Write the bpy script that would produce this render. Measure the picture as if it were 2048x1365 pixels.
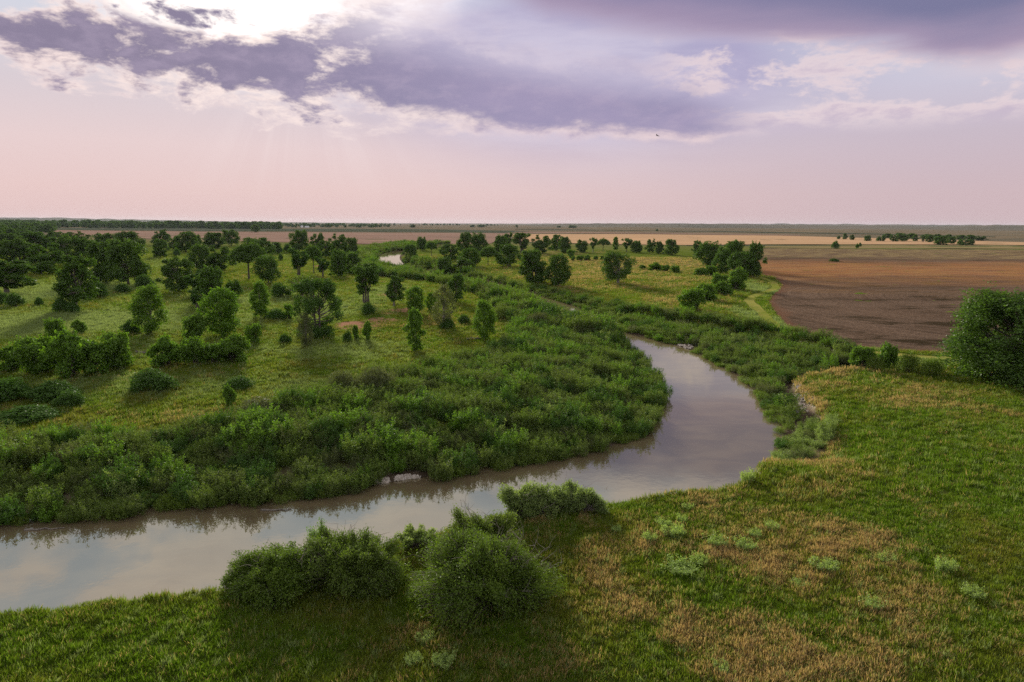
import bpy, math, random
import numpy as np
from mathutils import Vector, Matrix
from mathutils.geometry import delaunay_2d_cdt

for _o in list(bpy.data.objects):
    bpy.data.objects.remove(_o)
S = bpy.context.scene
COL = S.collection
R = math.radians

# ------------------------------------------------------------------ camera
CAM_H = 20.0
FPX = 1365.0                       # focal length in photo pixels (24 mm on 36 mm)
PITCH = R(9.79)
ROLL = R(0.39)
cam_data = bpy.data.cameras.new('camera')
cam_data.lens = 24.0
cam_data.sensor_width = 36.0
cam_data.clip_start = 0.5
cam_data.clip_end = 60000.0
cam = bpy.data.objects.new('camera', cam_data)
COL.objects.link(cam)
F = Vector((0, math.cos(PITCH), -math.sin(PITCH)))
R0 = Vector((1, 0, 0))
U0 = Vector((0, math.sin(PITCH), math.cos(PITCH)))
RV = math.cos(ROLL) * R0 + math.sin(ROLL) * U0
UV = -math.sin(ROLL) * R0 + math.cos(ROLL) * U0
cam.matrix_world = Matrix(((RV.x, UV.x, -F.x, 0), (RV.y, UV.y, -F.y, 0), (RV.z, UV.z, -F.z, CAM_H), (0, 0, 0, 1)))
S.camera = cam


def direction(px, py):
    d = F + RV * ((px - 1024.0) / FPX) + UV * ((682.5 - py) / FPX)
    return d.normalized()


def at(px, py, z=0.0):
    """the spot of the ground (height z) seen at a pixel of the photograph"""
    d = direction(px, py)
    t = (z - CAM_H) / d.z
    return (d.x * t, d.y * t)


def az_el(px, py):
    d = direction(px, py)
    return math.degrees(math.atan2(d.x, d.y)), math.degrees(math.asin(d.z))


def lin(r, g, b):
    def f(c):
        c /= 255.0
        return c / 12.92 if c <= 0.04045 else ((c + 0.055) / 1.055) ** 2.4
    return (f(r), f(g), f(b), 1.0)


# ------------------------------------------------------------------ node helpers
class V:
    """a float socket one can do arithmetic with"""
    def __init__(self, t, s):
        self.t, self.s = t, s

    def _m(self, op, a, b=None, c=None):
        n = self.t.nodes.new('ShaderNodeMath')
        n.operation = op
        for i, v in enumerate((a, b, c)):
            if v is None:
                continue
            if isinstance(v, V):
                self.t.links.new(v.s, n.inputs[i])
            else:
                n.inputs[i].default_value = v
        return V(self.t, n.outputs[0])

    def __add__(self, o): return self._m('ADD', self, o)
    __radd__ = __add__
    def __sub__(self, o): return self._m('SUBTRACT', self, o)
    def __rsub__(self, o): return self._m('SUBTRACT', o, self)
    def __mul__(self, o): return self._m('MULTIPLY', self, o)
    __rmul__ = __mul__
    def __truediv__(self, o): return self._m('DIVIDE', self, o)
    def __neg__(self): return self._m('MULTIPLY', self, -1.0)
    def abs(self): return self._m('ABSOLUTE', self)
    def max(self, o): return self._m('MAXIMUM', self, o)
    def min(self, o): return self._m('MINIMUM', self, o)
    def pow(self, o): return self._m('POWER', self, o)
    def exp(self): return self._m('EXPONENT', self)
    def atan2(self, o): return self._m('ARCTAN2', self, o)
    def asin(self): return self._m('ARCSINE', self)
    def clamp(self): return self.max(0.0).min(1.0)

    def step(self, a, b, lo=0.0, hi=1.0, smooth=True):
        n = self.t.nodes.new('ShaderNodeMapRange')
        n.interpolation_type = 'SMOOTHSTEP' if smooth else 'LINEAR'
        n.clamp = True
        self.t.links.new(self.s, n.inputs[0])
        for i, v in enumerate((a, b, lo, hi)):
            n.inputs[1 + i].default_value = v
        return V(self.t, n.outputs[0])


def link(t, v, inp):
    if isinstance(v, V):
        t.links.new(v.s, inp)
    elif hasattr(v, 'is_output'):
        t.links.new(v, inp)
    else:
        inp.default_value = v


def mixc(t, f, a, b, mode='MIX'):
    n = t.nodes.new('ShaderNodeMix')
    n.data_type = 'RGBA'
    n.blend_type = mode
    n.clamp_factor = True
    link(t, f, n.inputs[0])
    link(t, a, n.inputs[6])
    link(t, b, n.inputs[7])
    return n.outputs[2]


def combine(t, x, y, z):
    n = t.nodes.new('ShaderNodeCombineXYZ')
    for i, v in enumerate((x, y, z)):
        link(t, v, n.inputs[i])
    return n.outputs[0]


def separate(t, s):
    n = t.nodes.new('ShaderNodeSeparateXYZ')
    t.links.new(s, n.inputs[0])
    return [V(t, o) for o in n.outputs]


def noise(t, vec, scale, detail=4.0, rough=0.55, distort=0.0, kind='FBM'):
    n = t.nodes.new('ShaderNodeTexNoise')
    n.noise_dimensions = '3D'
    n.noise_type = kind
    t.links.new(vec, n.inputs['Vector'])
    n.inputs['Scale'].default_value = scale
    n.inputs['Detail'].default_value = detail
    n.inputs['Roughness'].default_value = rough
    n.inputs['Distortion'].default_value = distort
    return V(t, n.outputs[0])


def ramp(t, fac, stops, smooth=False):
    n = t.nodes.new('ShaderNodeValToRGB')
    cr = n.color_ramp
    cr.interpolation = 'EASE' if smooth else 'LINEAR'
    stops = sorted(stops, key=lambda s: s[0])
    while len(cr.elements) < len(stops):
        cr.elements.new(0.5)
    for e, (p, c) in zip(cr.elements, stops):
        e.position = p
        e.color = c if hasattr(c, '__len__') else (c, c, c, 1)
    link(t, fac, n.inputs[0])
    return n.outputs[0]


def curve(t, x, lo, hi, pts, vmax):
    """piecewise linear function of x through pts, read from a ramp"""
    f = (x - lo) / (hi - lo)
    s = ramp(t, f.clamp(), [((a - lo) / (hi - lo), (v / vmax,) * 3 + (1,)) for a, v in pts])
    n = t.nodes.new('ShaderNodeSeparateColor')
    t.links.new(s, n.inputs[0])
    return V(t, n.outputs[0]) * vmax


# ------------------------------------------------------------------ sky
SUN_AZ, SUN_EL = az_el(600, 62)
world = bpy.data.worlds.new('World')
S.world = world
world.use_nodes = True
T = world.node_tree
T.nodes.clear()
wout = T.nodes.new('ShaderNodeOutputWorld')
bg = T.nodes.new('ShaderNodeBackground')
T.links.new(bg.outputs[0], wout.inputs[0])
sky = T.nodes.new('ShaderNodeTexSky')
sky.sky_type = 'NISHITA'
sky.sun_disc = False
sky.sun_elevation = R(SUN_EL)
sky.sun_rotation = R(SUN_AZ)
sky.altitude = 700
sky.dust_density = 3.0
skyc = mixc(T, 1.0, sky.outputs[0], (0.085, 0.085, 0.085, 1), 'MULTIPLY')
tc = T.nodes.new('ShaderNodeTexCoord')
gen = tc.outputs['Generated']
dx, dy, dz = separate(T, gen)
DEG = 180.0 / math.pi
az = dx.atan2(dy) * DEG
el = dz.asin() * DEG
zz = dz.max(0.0) + 0.10
q = combine(T, dx / zz, dy / zz, 0.0)           # the cloud deck seen in perspective
ae = combine(T, az * 0.02, el * 0.055, 0.0)       # streaky coordinates low over the plain

# the smoky air over the plain, paler and bluer with height, warm on the sun's side
haze_l = ramp(T, el / 40.0, [(0.0, lin(220, 189, 187)), (0.06, lin(226, 197, 194)), (0.14, lin(226, 203, 203)), (0.23, lin(213, 201, 207)),
                             (0.34, lin(208, 209, 220)), (0.45, lin(200, 211, 229)), (0.66, lin(188, 206, 232)), (0.8, lin(240, 243, 248)), (1.0, lin(232, 236, 244))])
haze_r = ramp(T, el / 40.0, [(0.0, lin(200, 175, 179)), (0.06, lin(201, 178, 183)), (0.16, lin(196, 182, 194)), (0.25, lin(200, 196, 212)),
                             (0.34, lin(199, 204, 220)), (0.5, lin(190, 202, 224)), (0.75, lin(216, 224, 238)), (1.0, lin(232, 236, 244))])
base = mixc(T, az.step(-14, 36), haze_l, haze_r)
base = mixc(T, el.step(15, 55, 0.0, 0.35), base, skyc)
# a quiet darkening towards the sides, away from the sun, and faint crepuscular rays under the cloud
sdx = az - SUN_AZ
sdy = el - (SUN_EL + 2.4)
ang = sdx.atan2(-sdy)
rays = noise(T, combine(T, ang * 2.2, 0.0, 0.0), 2.2, 3.0, 0.6)
raymask = el.step(13, 8) * el.step(0.5, 7) * ang.abs().step(0.95, 0.25)
base = mixc(T, (rays.step(0.42, 0.62) * raymask) * 0.15, base, lin(248, 232, 230))

# noises of the cloud deck
nA = noise(T, q, 2.3, 7.0, 0.58, 0.25)
nB = noise(T, q, 5.6, 6.0, 0.6, 0.2)
nS = noise(T, combine(T, az * 0.022 + el * 0.012, el * 0.11, 3.7), 2.4, 5.0, 0.55, 0.3)
nP = noise(T, combine(T, az * 0.07, el * 0.17, 1.3), 2.2, 7.0, 0.62, 0.15)


def pe(pts):
    return [az_el(*p) for p in pts]


glow = (-(sdx * sdx / 190.0 + sdy * sdy / 34.0)).exp()
glow2 = (-(sdx * sdx / 620.0 + sdy * sdy / 200.0)).exp()
lit = mixc(T, glow2, lin(224, 208, 214), (1.1, 0.98, 0.93, 1))       # cloud where the sun gets through
dark = mixc(T, az.step(-30, 5), lin(138, 128, 152), lin(150, 143, 174))

# bright thin cloud round the hidden sun
sheen = (glow * 1.25 + (nA - 0.5) * 1.4).step(0.05, 0.8)
base = mixc(T, sheen * glow.step(0.03, 0.5), base, (1.25, 1.17, 1.14, 1))

# broken cloud in the upper left and on above the frame, all the way round
high = el.step(13.5, 17.5)
cov = (nA - 0.43) * 2.6 + (nB - 0.5) * 0.9
covm = cov.step(0.0, 0.26) * high * az.step(36, 6).max(el.step(17, 22))
base = mixc(T, covm * 0.9, base, mixc(T, cov.step(0.35, 0.95), lit, mixc(T, 0.35, lit, dark)))

# pale veil right of the middle
vaz, vel = az_el(1160, 135)
veil = (-((az - vaz) * (az - vaz) / 190.0 + (el - vel) * (el - vel) / 22.0)).exp()
base = mixc(T, (veil * 2.6 * nS.step(0.2, 0.62, 0.8, 1.0)).clamp() * 0.93, base, mixc(T, nS.step(0.35, 0.65), lin(168, 161, 194), lin(199, 191, 213)))

# small fair puffs low on the right and a few specks under the band
pm = el.step(6.3, 8.2) * el.step(16.5, 12.5) * az.step(9, 15)
pc = (nP - 0.46) * 4.0 + el.step(7, 11, 0.24, -0.1)
base = mixc(T, pc.step(0.0, 0.4) * pm * 0.85, base, mixc(T, pc.step(0.3, 0.9), lin(226, 208, 212), lin(196, 180, 198)))
pm2 = el.step(6.4, 8.0) * el.step(10.5, 9.0) * az.step(-25, -19) * az.step(12, 6)
pc2 = (nP - 0.585) * 6.0
base = mixc(T, pc2.step(0.0, 0.5) * pm2 * 0.7, base, mixc(T, pc2.step(0.4, 1.0), lin(242, 218, 212), lin(205, 180, 188)))

# the long dark band that hangs from the upper left down to the right
mid = pe([(-500, -60), (-100, 10), (60, 70), (250, 95), (450, 128), (700, 150), (900, 182), (1100, 212), (1250, 226), (1420, 236), (1540, 240)])
half = [0.5, 0.8, 1.7, 2.5, 2.7, 2.9, 2.5, 2.1, 1.8, 1.3, 0.9]
xs = [m[0] for m in mid]
cc = curve(T, az, -60, 40, mid, 40.0)
tt = curve(T, az, -60, 40, list(zip(xs, half)), 4.0)
de = (el - cc) / tt.max(0.15)
soft = az.step(-20, -4)                         # broken on the left, smooth on the right
nm = noise(T, combine(T, az * 0.05, el * 0.12, 0.4), 3.1, 9.0, 0.64, 0.25)
nf = noise(T, combine(T, az * 0.075, el * 0.16, 2.4), 5.5, 7.0, 0.62, 0.2)
nl = noise(T, combine(T, az * 0.05 - 0.012, el * 0.12 + 0.035, 0.4), 3.1, 9.0, 0.64, 0.25)   # the same cloud a step nearer the sun
relief = (nm - nl) * 2.6
nmix = (nm - 0.5) * (soft.step(0, 1, 4.9, 2.0))
dens = 1.0 - de.max(0.0) * soft.step(0, 1, 1.0, 0.55) - (-de).max(0.0) * 1.0 + nmix + soft.step(0, 1, -0.06, 0.10) + (-((az + 15.0) * (az + 15.0) / 30.0)).exp() * 0.14
edge = dens.step(-0.32, 0.26) * az.step(21, 13)
body = (dens + (nf - 0.5) * (soft.step(0, 1, 2.0, 0.9)) - relief * soft.step(0, 1, 0.5, 0.12)).step(-0.1, 0.62)
bcol = mixc(T, body, mixc(T, glow2 * 0.9, lin(232, 208, 208), (1.0, 0.86, 0.80, 1)), dark)
bcol = mixc(T, (nS.step(0.4, 0.68) * soft) * 0.35, bcol, lin(176, 160, 190))
bcol = mixc(T, (nf.step(0.42, 0.72) * 0.34 + relief.step(0.0, 0.6) * 0.25), bcol, lin(186, 170, 192))
fade = (1.0 - de.step(0.2, 1.6) * soft * 0.75)
base = mixc(T, edge * fade, base, bcol)

# torn dark cloud just left of the sun
for (px, py, sx, sy) in ((410, 30, 5.5, 1.1),):
    ca, ce = az_el(px, py)
    d2 = 1.0 - ((az - ca) * (az - ca) / (sx * sx) + (el - ce) * (el - ce) / (sy * sy)) + (nm - 0.5) * 5.5 + (nf - 0.5) * 1.5
    base = mixc(T, d2.step(-0.3, 0.5), base, mixc(T, (d2 + (nf - 0.5) * 1.6).step(0.1, 0.9), (1.1, 1.0, 0.96, 1), dark))

# the heavy sheet across the upper right, going on above the frame
low = pe([(600, -190), (700, -110), (850, -55), (1000, -12), (1100, 28), (1250, 52), (1400, 72), (1600, 80), (1750, 94), (1880, 118), (1980, 108), (2060, 86), (2400, 50)])
lc = curve(T, az, -60, 60, low + [(58, 17)], 60.0)
dt = el - lc + (nS - 0.5) * 3.0
tmask = dt.step(-1.0, 1.1) * (el + (nA - 0.5) * 9.0).step(23, 18) * az.step(75, 50) * (az + (nA - 0.5) * 14.0).step(-17, -4)
tcol = mixc(T, dt.step(0.0, 3.2), lin(164, 146, 172), mixc(T, az.step(4, 34), lin(126, 122, 158), lin(114, 113, 148)))
rim = dt.step(-1.7, -0.2) * dt.step(1.6, 0.2) * az.step(16, 22) * nS.step(0.3, 0.6)
base = mixc(T, rim * 0.5, base, lin(222, 200, 204))
base = mixc(T, tmask * 0.95, base, tcol)
T.links.new(base, bg.inputs['Color'])
bg.inputs['Strength'].default_value = 0.575
world.cycles.sampling_method = 'MANUAL'
world.cycles.sample_map_resolution = 512

# ------------------------------------------------------------------ sun behind the thin cloud
sd = bpy.data.lights.new('sun', 'SUN')
sd.energy = 4.8
sd.angle = R(11)
sd.color = (1.0, 0.90, 0.80)
sun = bpy.data.objects.new('sun', sd)
COL.objects.link(sun)
sv = Vector((math.sin(R(SUN_AZ)) * math.cos(R(SUN_EL)), math.cos(R(SUN_AZ)) * math.cos(R(SUN_EL)), math.sin(R(SUN_EL))))
sun.rotation_euler = sv.to_track_quat('Z', 'Y').to_euler()
sun.location = (0, 0, 60)

# ------------------------------------------------------------------ exposure
S.view_settings.view_transform = 'Standard'
S.view_settings.look = 'None'
S.view_settings.exposure = 0.88
S.view_settings.gamma = 1.0
S.view_settings.use_curve_mapping = False
S.render.engine = 'CYCLES'
S.cycles.use_denoising = False          # the fine grain of a camera instead of smeared leaves
S.cycles.use_adaptive_sampling = False
S.cycles.sample_clamp_direct = 2.0
S.cycles.sample_clamp_indirect = 1.5
S.cycles.max_bounces = 6
S.cycles.diffuse_bounces = 3
S.cycles.glossy_bounces = 3
S.cycles.transmission_bounces = 4
S.cycles.transparent_max_bounces = 4
S.cycles.volume_bounces = 0

# =================================================================== the land
WATER_Z = -1.6


def fbm(x, y, scale, octaves=4, seed=0):
    """cheap smooth noise from rotated sine sums, about -1..1"""
    rs = np.random.RandomState(seed)
    out = np.zeros_like(np.asarray(x, float))
    amp, f, tot = 1.0, 1.0 / scale, 0.0
    for o in range(octaves):
        for k in range(3):
            a = rs.uniform(0, 2 * np.pi)
            ph = rs.uniform(0, 2 * np.pi, 2)
            u = x * np.cos(a) + y * np.sin(a)
            v = -x * np.sin(a) + y * np.cos(a)
            out += amp * np.sin(2 * np.pi * f * u + ph[0] + 1.3 * np.sin(2 * np.pi * f * 0.7 * v + ph[1])) / 1.9
        tot += amp
        amp *= 0.55
        f *= 1.93
    return out / tot


def smooth(a, b, x):
    t = np.clip((x - a) / (b - a), 0, 1)
    return t * t * (3 - 2 * t)


def dist_line(x, y, pts):
    """distance to a polyline"""
    d = np.full(x.shape, 1e9)
    for (ax, ay), (bx, by) in zip(pts[:-1], pts[1:]):
        vx, vy = bx - ax, by - ay
        L = vx * vx + vy * vy + 1e-9
        t = np.clip(((x - ax) * vx + (y - ay) * vy) / L, 0, 1)
        d = np.minimum(d, (x - ax - t * vx) ** 2 + (y - ay - t * vy) ** 2)
    return np.sqrt(d)


def inside(x, y, poly):
    c = np.zeros(x.shape, bool)
    n = len(poly)
    for i in range(n):
        ax, ay = poly[i]
        bx, by = poly[(i + 1) % n]
        if ay == by:
            continue
        c ^= ((ay > y) != (by > y)) & (x < (bx - ax) * (y - ay) / (by - ay) + ax)
    return c


def smooth_line(pts, sub=6):
    """Catmull-Rom through pts"""
    p = [np.array(a, float) for a in pts]
    p = [2 * p[0] - p[1]] + p + [2 * p[-1] - p[-2]]
    out = []
    for i in range(1, len(p) - 2):
        for k in range(sub):
            t = k / sub
            out.append(tuple(0.5 * (2 * p[i] + (p[i + 1] - p[i - 1]) * t + (2 * p[i - 1] - 5 * p[i] + 4 * p[i + 1] - p[i + 2]) * t * t
                                    + (3 * p[i] - p[i - 1] - 3 * p[i + 1] + p[i + 2]) * t ** 3)))
    out.append(tuple(p[-2]))
    return out


# the river: its banks as seen in the photograph, brought down to the valley floor
INNER_PX = [(-420, 1075), (-200, 1064), (0, 1052), (100, 1046), (200, 1039), (300, 1027), (400, 1018), (500, 1011), (560, 1008), (620, 998), (700, 986),
            (760, 977), (830, 968), (880, 960), (950, 946), (1030, 935), (1100, 922), (1180, 910), (1230, 900), (1275, 880), (1303, 855),
            (1320, 828), (1323, 800), (1315, 768), (1298, 740), (1278, 715), (1252, 690), (1222, 665)]
OUTER_FAR_PX = [(1250, 668), (1292, 676), (1342, 691), (1400, 711), (1440, 735), (1480, 765), (1508, 795), (1530, 830), (1546, 862), (1556, 895), (1546, 920)]
OUTER_NEAR_PX = [(1500, 940), (1470, 958), (1400, 971), (1300, 985), (1225, 999), (1160, 1003), (1090, 1011), (1010, 1021), (950, 1034), (880, 1051), (800, 1071), (700, 1093),
                 (620, 1114), (540, 1140), (480, 1160), (400, 1172), (270, 1182), (150, 1195), (60, 1205), (0, 1214), (-200, 1236), (-420, 1262)]
CENTRE_PX = [(1180, 649), (1110, 615), (1010, 583), (905, 557), (832, 543), (789, 533), (776, 522), (781, 509), (804, 503), (850, 499), (900, 492)]
inner = smooth_line([at(x, y, WATER_Z) for x, y in INNER_PX])
outer_far = smooth_line([at(x, y, WATER_Z) for x, y in OUTER_FAR_PX])
outer_near = smooth_line([at(x, y, 0.1) for x, y in OUTER_NEAR_PX])
ctr = smooth_line([at(x, y, WATER_Z) for x, y in CENTRE_PX], 5)
lo, ro = [], []
for i in range(1, len(ctr) - 1):
    tx, ty = ctr[i + 1][0] - ctr[i - 1][0], ctr[i + 1][1] - ctr[i - 1][1]
    L = math.hypot(tx, ty)
    nx, ny = -ty / L, tx / L
    w = 5.5 if i < 25 else 6.5
    lo.append((ctr[i][0] + nx * w, ctr[i][1] + ny * w))
    ro.append((ctr[i][0] - nx * w, ctr[i][1] - ny * w))
inner_line = inner + lo
outer_line = ro[::-1] + outer_far + outer_near
river_poly = inner_line + outer_line
near_line = outer_far[-3:] + outer_near

# the low bench between the far water's edge and the cut bank of the terrace
BENCH_PX = [(1546, 925), (1575, 905), (1612, 888), (1640, 860), (1650, 828), (1628, 798), (1600, 775), (1594, 763), (1615, 754), (1690, 741), (1745, 736), (1740, 722), (1690, 708),
            (1640, 690), (1540, 668), (1440, 655), (1330, 636), (1240, 622), (1150, 598), (1060, 574)]
bench_line = smooth_line([at(x, y, -0.3) for x, y in BENCH_PX], 4)
bench_poly = bench_line + [at(1060, 590, -1), at(1180, 640, -1), at(1300, 690, -1), at(1430, 745, -1), at(1500, 820, -1), at(1530, 900, -1)]


def rolling(x, y):
    r = 0.13 * fbm(x, y, 26, 4, 3) + 0.30 * fbm(x, y, 120, 2, 5) * smooth(90, 260, np.hypot(x, y))
    return r


def height(x, y):
    x = np.asarray(x, float)
    y = np.asarray(y, float)
    shp = x.shape
    x, y = x.ravel(), y.ravel()
    z = rolling(x, y)
    m = (np.abs(x) < 330) & (y > 8) & (y < 620)
    xs, ys = x[m], y[m]
    if len(xs):
        wob = 0.35 * fbm(xs, ys, 3.2, 3, 9)
        ins = inside(xs, ys, river_poly)
        di = dist_line(xs, ys, inner_line) + wob
        dn = dist_line(xs, ys, near_line) + wob * 0.8
        df = dist_line(xs, ys, ro[::-1] + outer_far[:-2]) + wob
        zz = z[m]
        bed = WATER_Z - 0.5
        zi = bed + (zz - bed) * (0.34 * smooth(-0.6, 2.2, di) + 0.66 * smooth(1.5, 15, di))
        zn = bed + (zz - bed) * smooth(-0.5, 0.75, dn)
        zf = bed + (zz - bed) * (0.45 * smooth(-0.6, 2.0, df) + 0.55 * smooth(2, 9, df))
        out = np.minimum(np.minimum(zi, zn), zf)
        inb = inside(xs, ys, bench_poly)
        db = dist_line(xs, ys, bench_line) + wob * 0.6
        zb = np.where(inb, -1.5 + 0.15 * fbm(xs, ys, 6, 2, 12) + (zz + 1.5) * smooth(0.9, -0.3, db), zz)
        out = np.minimum(out, zb)
        out = np.where(ins, bed - 0.4, out)
        z[m] = out
    return z.reshape(shp)


def h1(x, y):
    return float(height(np.array([x]), np.array([y]))[0])


def ground_at(px, py):
    """the spot seen at a pixel, on the real terrain"""
    z = 0.0
    for _ in range(4):
        x, y = at(px, py, z)
        z = h1(x, y)
    return x, y, z


# zones of the vegetation: how dry (tan) and how pale (weedy) each spot is
def px_blobs(x, y, blobs):
    out = np.zeros_like(x)
    for (px, py, rx, ry, a) in blobs:
        cx, cy = at(px, py)
        ex, _ = at(px + rx, py)
        _, fy = at(px, py - ry)
        _, gy = at(px, py + ry)
        sx, sy = abs(ex - cx), abs(fy - gy) * 0.5
        out = np.maximum(out, a * np.exp(-(((x - cx) / sx) ** 2 + ((y - cy) / sy) ** 2)))
    return out


DRY = [(1480, 1150, 420, 170, 0.34), (1900, 1250, 160, 90, 0.3), (1480, 1110, 330, 110, 0.62), (1330, 1230, 160, 90, 0.55), (1700, 1180, 160, 130, 0.5), (1650, 880, 130, 60, 0.5), (1720, 960, 160, 50, 0.55), (1500, 985, 260, 22, 0.35),
       (1760, 800, 260, 45, 0.42), (1000, 1330, 300, 60, 0.45), (850, 1290, 160, 60, 0.4), (1550, 1330, 300, 60, 0.45), (1800, 1290, 200, 60, 0.4), (1230, 1150, 90, 80, 0.45),
       (1150, 545, 320, 22, 0.5), (1300, 525, 260, 16, 0.75), (1080, 505, 160, 10, 0.7), (1400, 600, 140, 30, 0.3), (870, 510, 50, 8, 0.6), (560, 540, 90, 12, 0.3), (340, 560, 60, 10, 0.3),
       (840, 640, 110, 20, 0.4), (300, 760, 260, 16, 0.3), (560, 800, 160, 16, 0.25), (450, 830, 300, 20, 0.25), (60, 830, 120, 20, 0.4), (100, 1190, 160, 16, 0.3)]
LUSH = [(1950, 950, 170, 150, 0.9), (200, 1300, 420, 70, 0.8), (640, 1290, 100, 50, 0.6), (1330, 1145, 80, 30, 0.5), (1900, 860, 200, 40, 0.5), (1600, 620, 100, 40, 0.4)]
PALE = [(200, 640, 330, 24, 0.8), (120, 580, 180, 26, 0.7), (520, 600, 200, 24, 0.5), (640, 620, 120, 22, 0.5), (350, 700, 400, 26, 0.35), (420, 520, 120, 14, 0.5), (700, 700, 160, 26, 0.45), (300, 770, 300, 30, 0.4), (600, 770, 160, 26, 0.35), (1535, 580, 36, 26, 0.7), (1530, 640, 36, 30, 0.7), (1650, 700, 120, 10, 0.6), (1850, 722, 160, 9, 0.6),
        (760, 590, 60, 24, 0.5), (60, 660, 120, 20, 0.7)]
BARE = [(715, 650, 50, 9, 1.0), (760, 640, 45, 6, 0.8), (800, 622, 40, 8, 0.7), (770, 590, 25, 6, 0.6), (645, 532, 18, 4, 0.7), (700, 655, 30, 5, 0.8), (900, 690, 60, 8, 0.2)]
LEFT_SIDE = inner_line


def zones(x, y):
    n1 = fbm(x, y, 9, 4, 21)
    n2 = fbm(x, y, 38, 3, 22)
    far = smooth(140, 300, y)
    dry = px_blobs(x, y, DRY) * (0.66 - 0.06 * far) + 0.20 * n1 + 0.14 * n2 + 0.10 * fbm(x, y, 3.5, 3, 23)
    dry = dry + np.where(x > 4, 0.16, 0.0) * fbm(x, y, 17, 3, 24)
    dry = dry - px_blobs(x, y, LUSH) * 0.8
    right = x > 8
    dry = dry + np.where(right, 0.04 * far, -0.07)
    lip = smooth_line([at(px, py, -0.3) for px, py in BENCH_PX[:11]], 4)
    dry = dry + 0.45 * np.exp(-dist_line(x, y, lip) / 1.1)
    pale = px_blobs(x, y, PALE) * (0.95 + 0.5 * n1) + 0.06 * n2
    bare = px_blobs(x, y, BARE) * (1 + 0.6 * n1)
    return np.clip(dry, 0, 1), np.clip(pale, 0, 1), np.clip(bare, 0, 1)


# ------------------------------------------------------------------ materials
def new_mat(name):
    m = bpy.data.materials.new(name)
    m.use_nodes = True
    t = m.node_tree
    t.nodes.clear()
    o = t.nodes.new('ShaderNodeOutputMaterial')
    return m, t, o


def attr(t, name, kind='GEOMETRY'):
    n = t.nodes.new('ShaderNodeAttribute')
    n.attribute_name = name
    n.attribute_type = kind
    return V(t, n.outputs['Fac'])


def position(t):
    g = t.nodes.new('ShaderNodeNewGeometry')
    return g.outputs['Position']


def bump(t, h, strength, distance):
    n = t.nodes.new('ShaderNodeBump')
    n.inputs['Strength'].default_value = strength
    n.inputs['Distance'].default_value = distance
    link(t, h, n.inputs['Height'])
    return n.outputs[0]


def principled(t, o, color, rough=0.9, normal=None, spec=0.2):
    if spec <= 0.1:                       # soil and grass: no sheen at grazing angles
        b = t.nodes.new('ShaderNodeBsdfDiffuse')
        link(t, color, b.inputs['Color'])
        if normal is not None:
            t.links.new(normal, b.inputs['Normal'])
        t.links.new(b.outputs[0], o.inputs[0])
        return b
    b = t.nodes.new('ShaderNodeBsdfPrincipled')
    link(t, color, b.inputs['Base Color'])
    link(t, rough, b.inputs['Roughness'])
    b.inputs['Specular IOR Level'].default_value = spec
    if normal is not None:
        t.links.new(normal, b.inputs['Normal'])
    t.links.new(b.outputs[0], o.inputs[0])
    return b


GREEN_A = (0.080, 0.130, 0.014, 1)
GREEN_B = (0.145, 0.180, 0.022, 1)
TAN_A = (0.300, 0.205, 0.100, 1)
TAN_B = (0.210, 0.155, 0.060, 1)
PALE_A = (0.195, 0.255, 0.095, 1)


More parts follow.
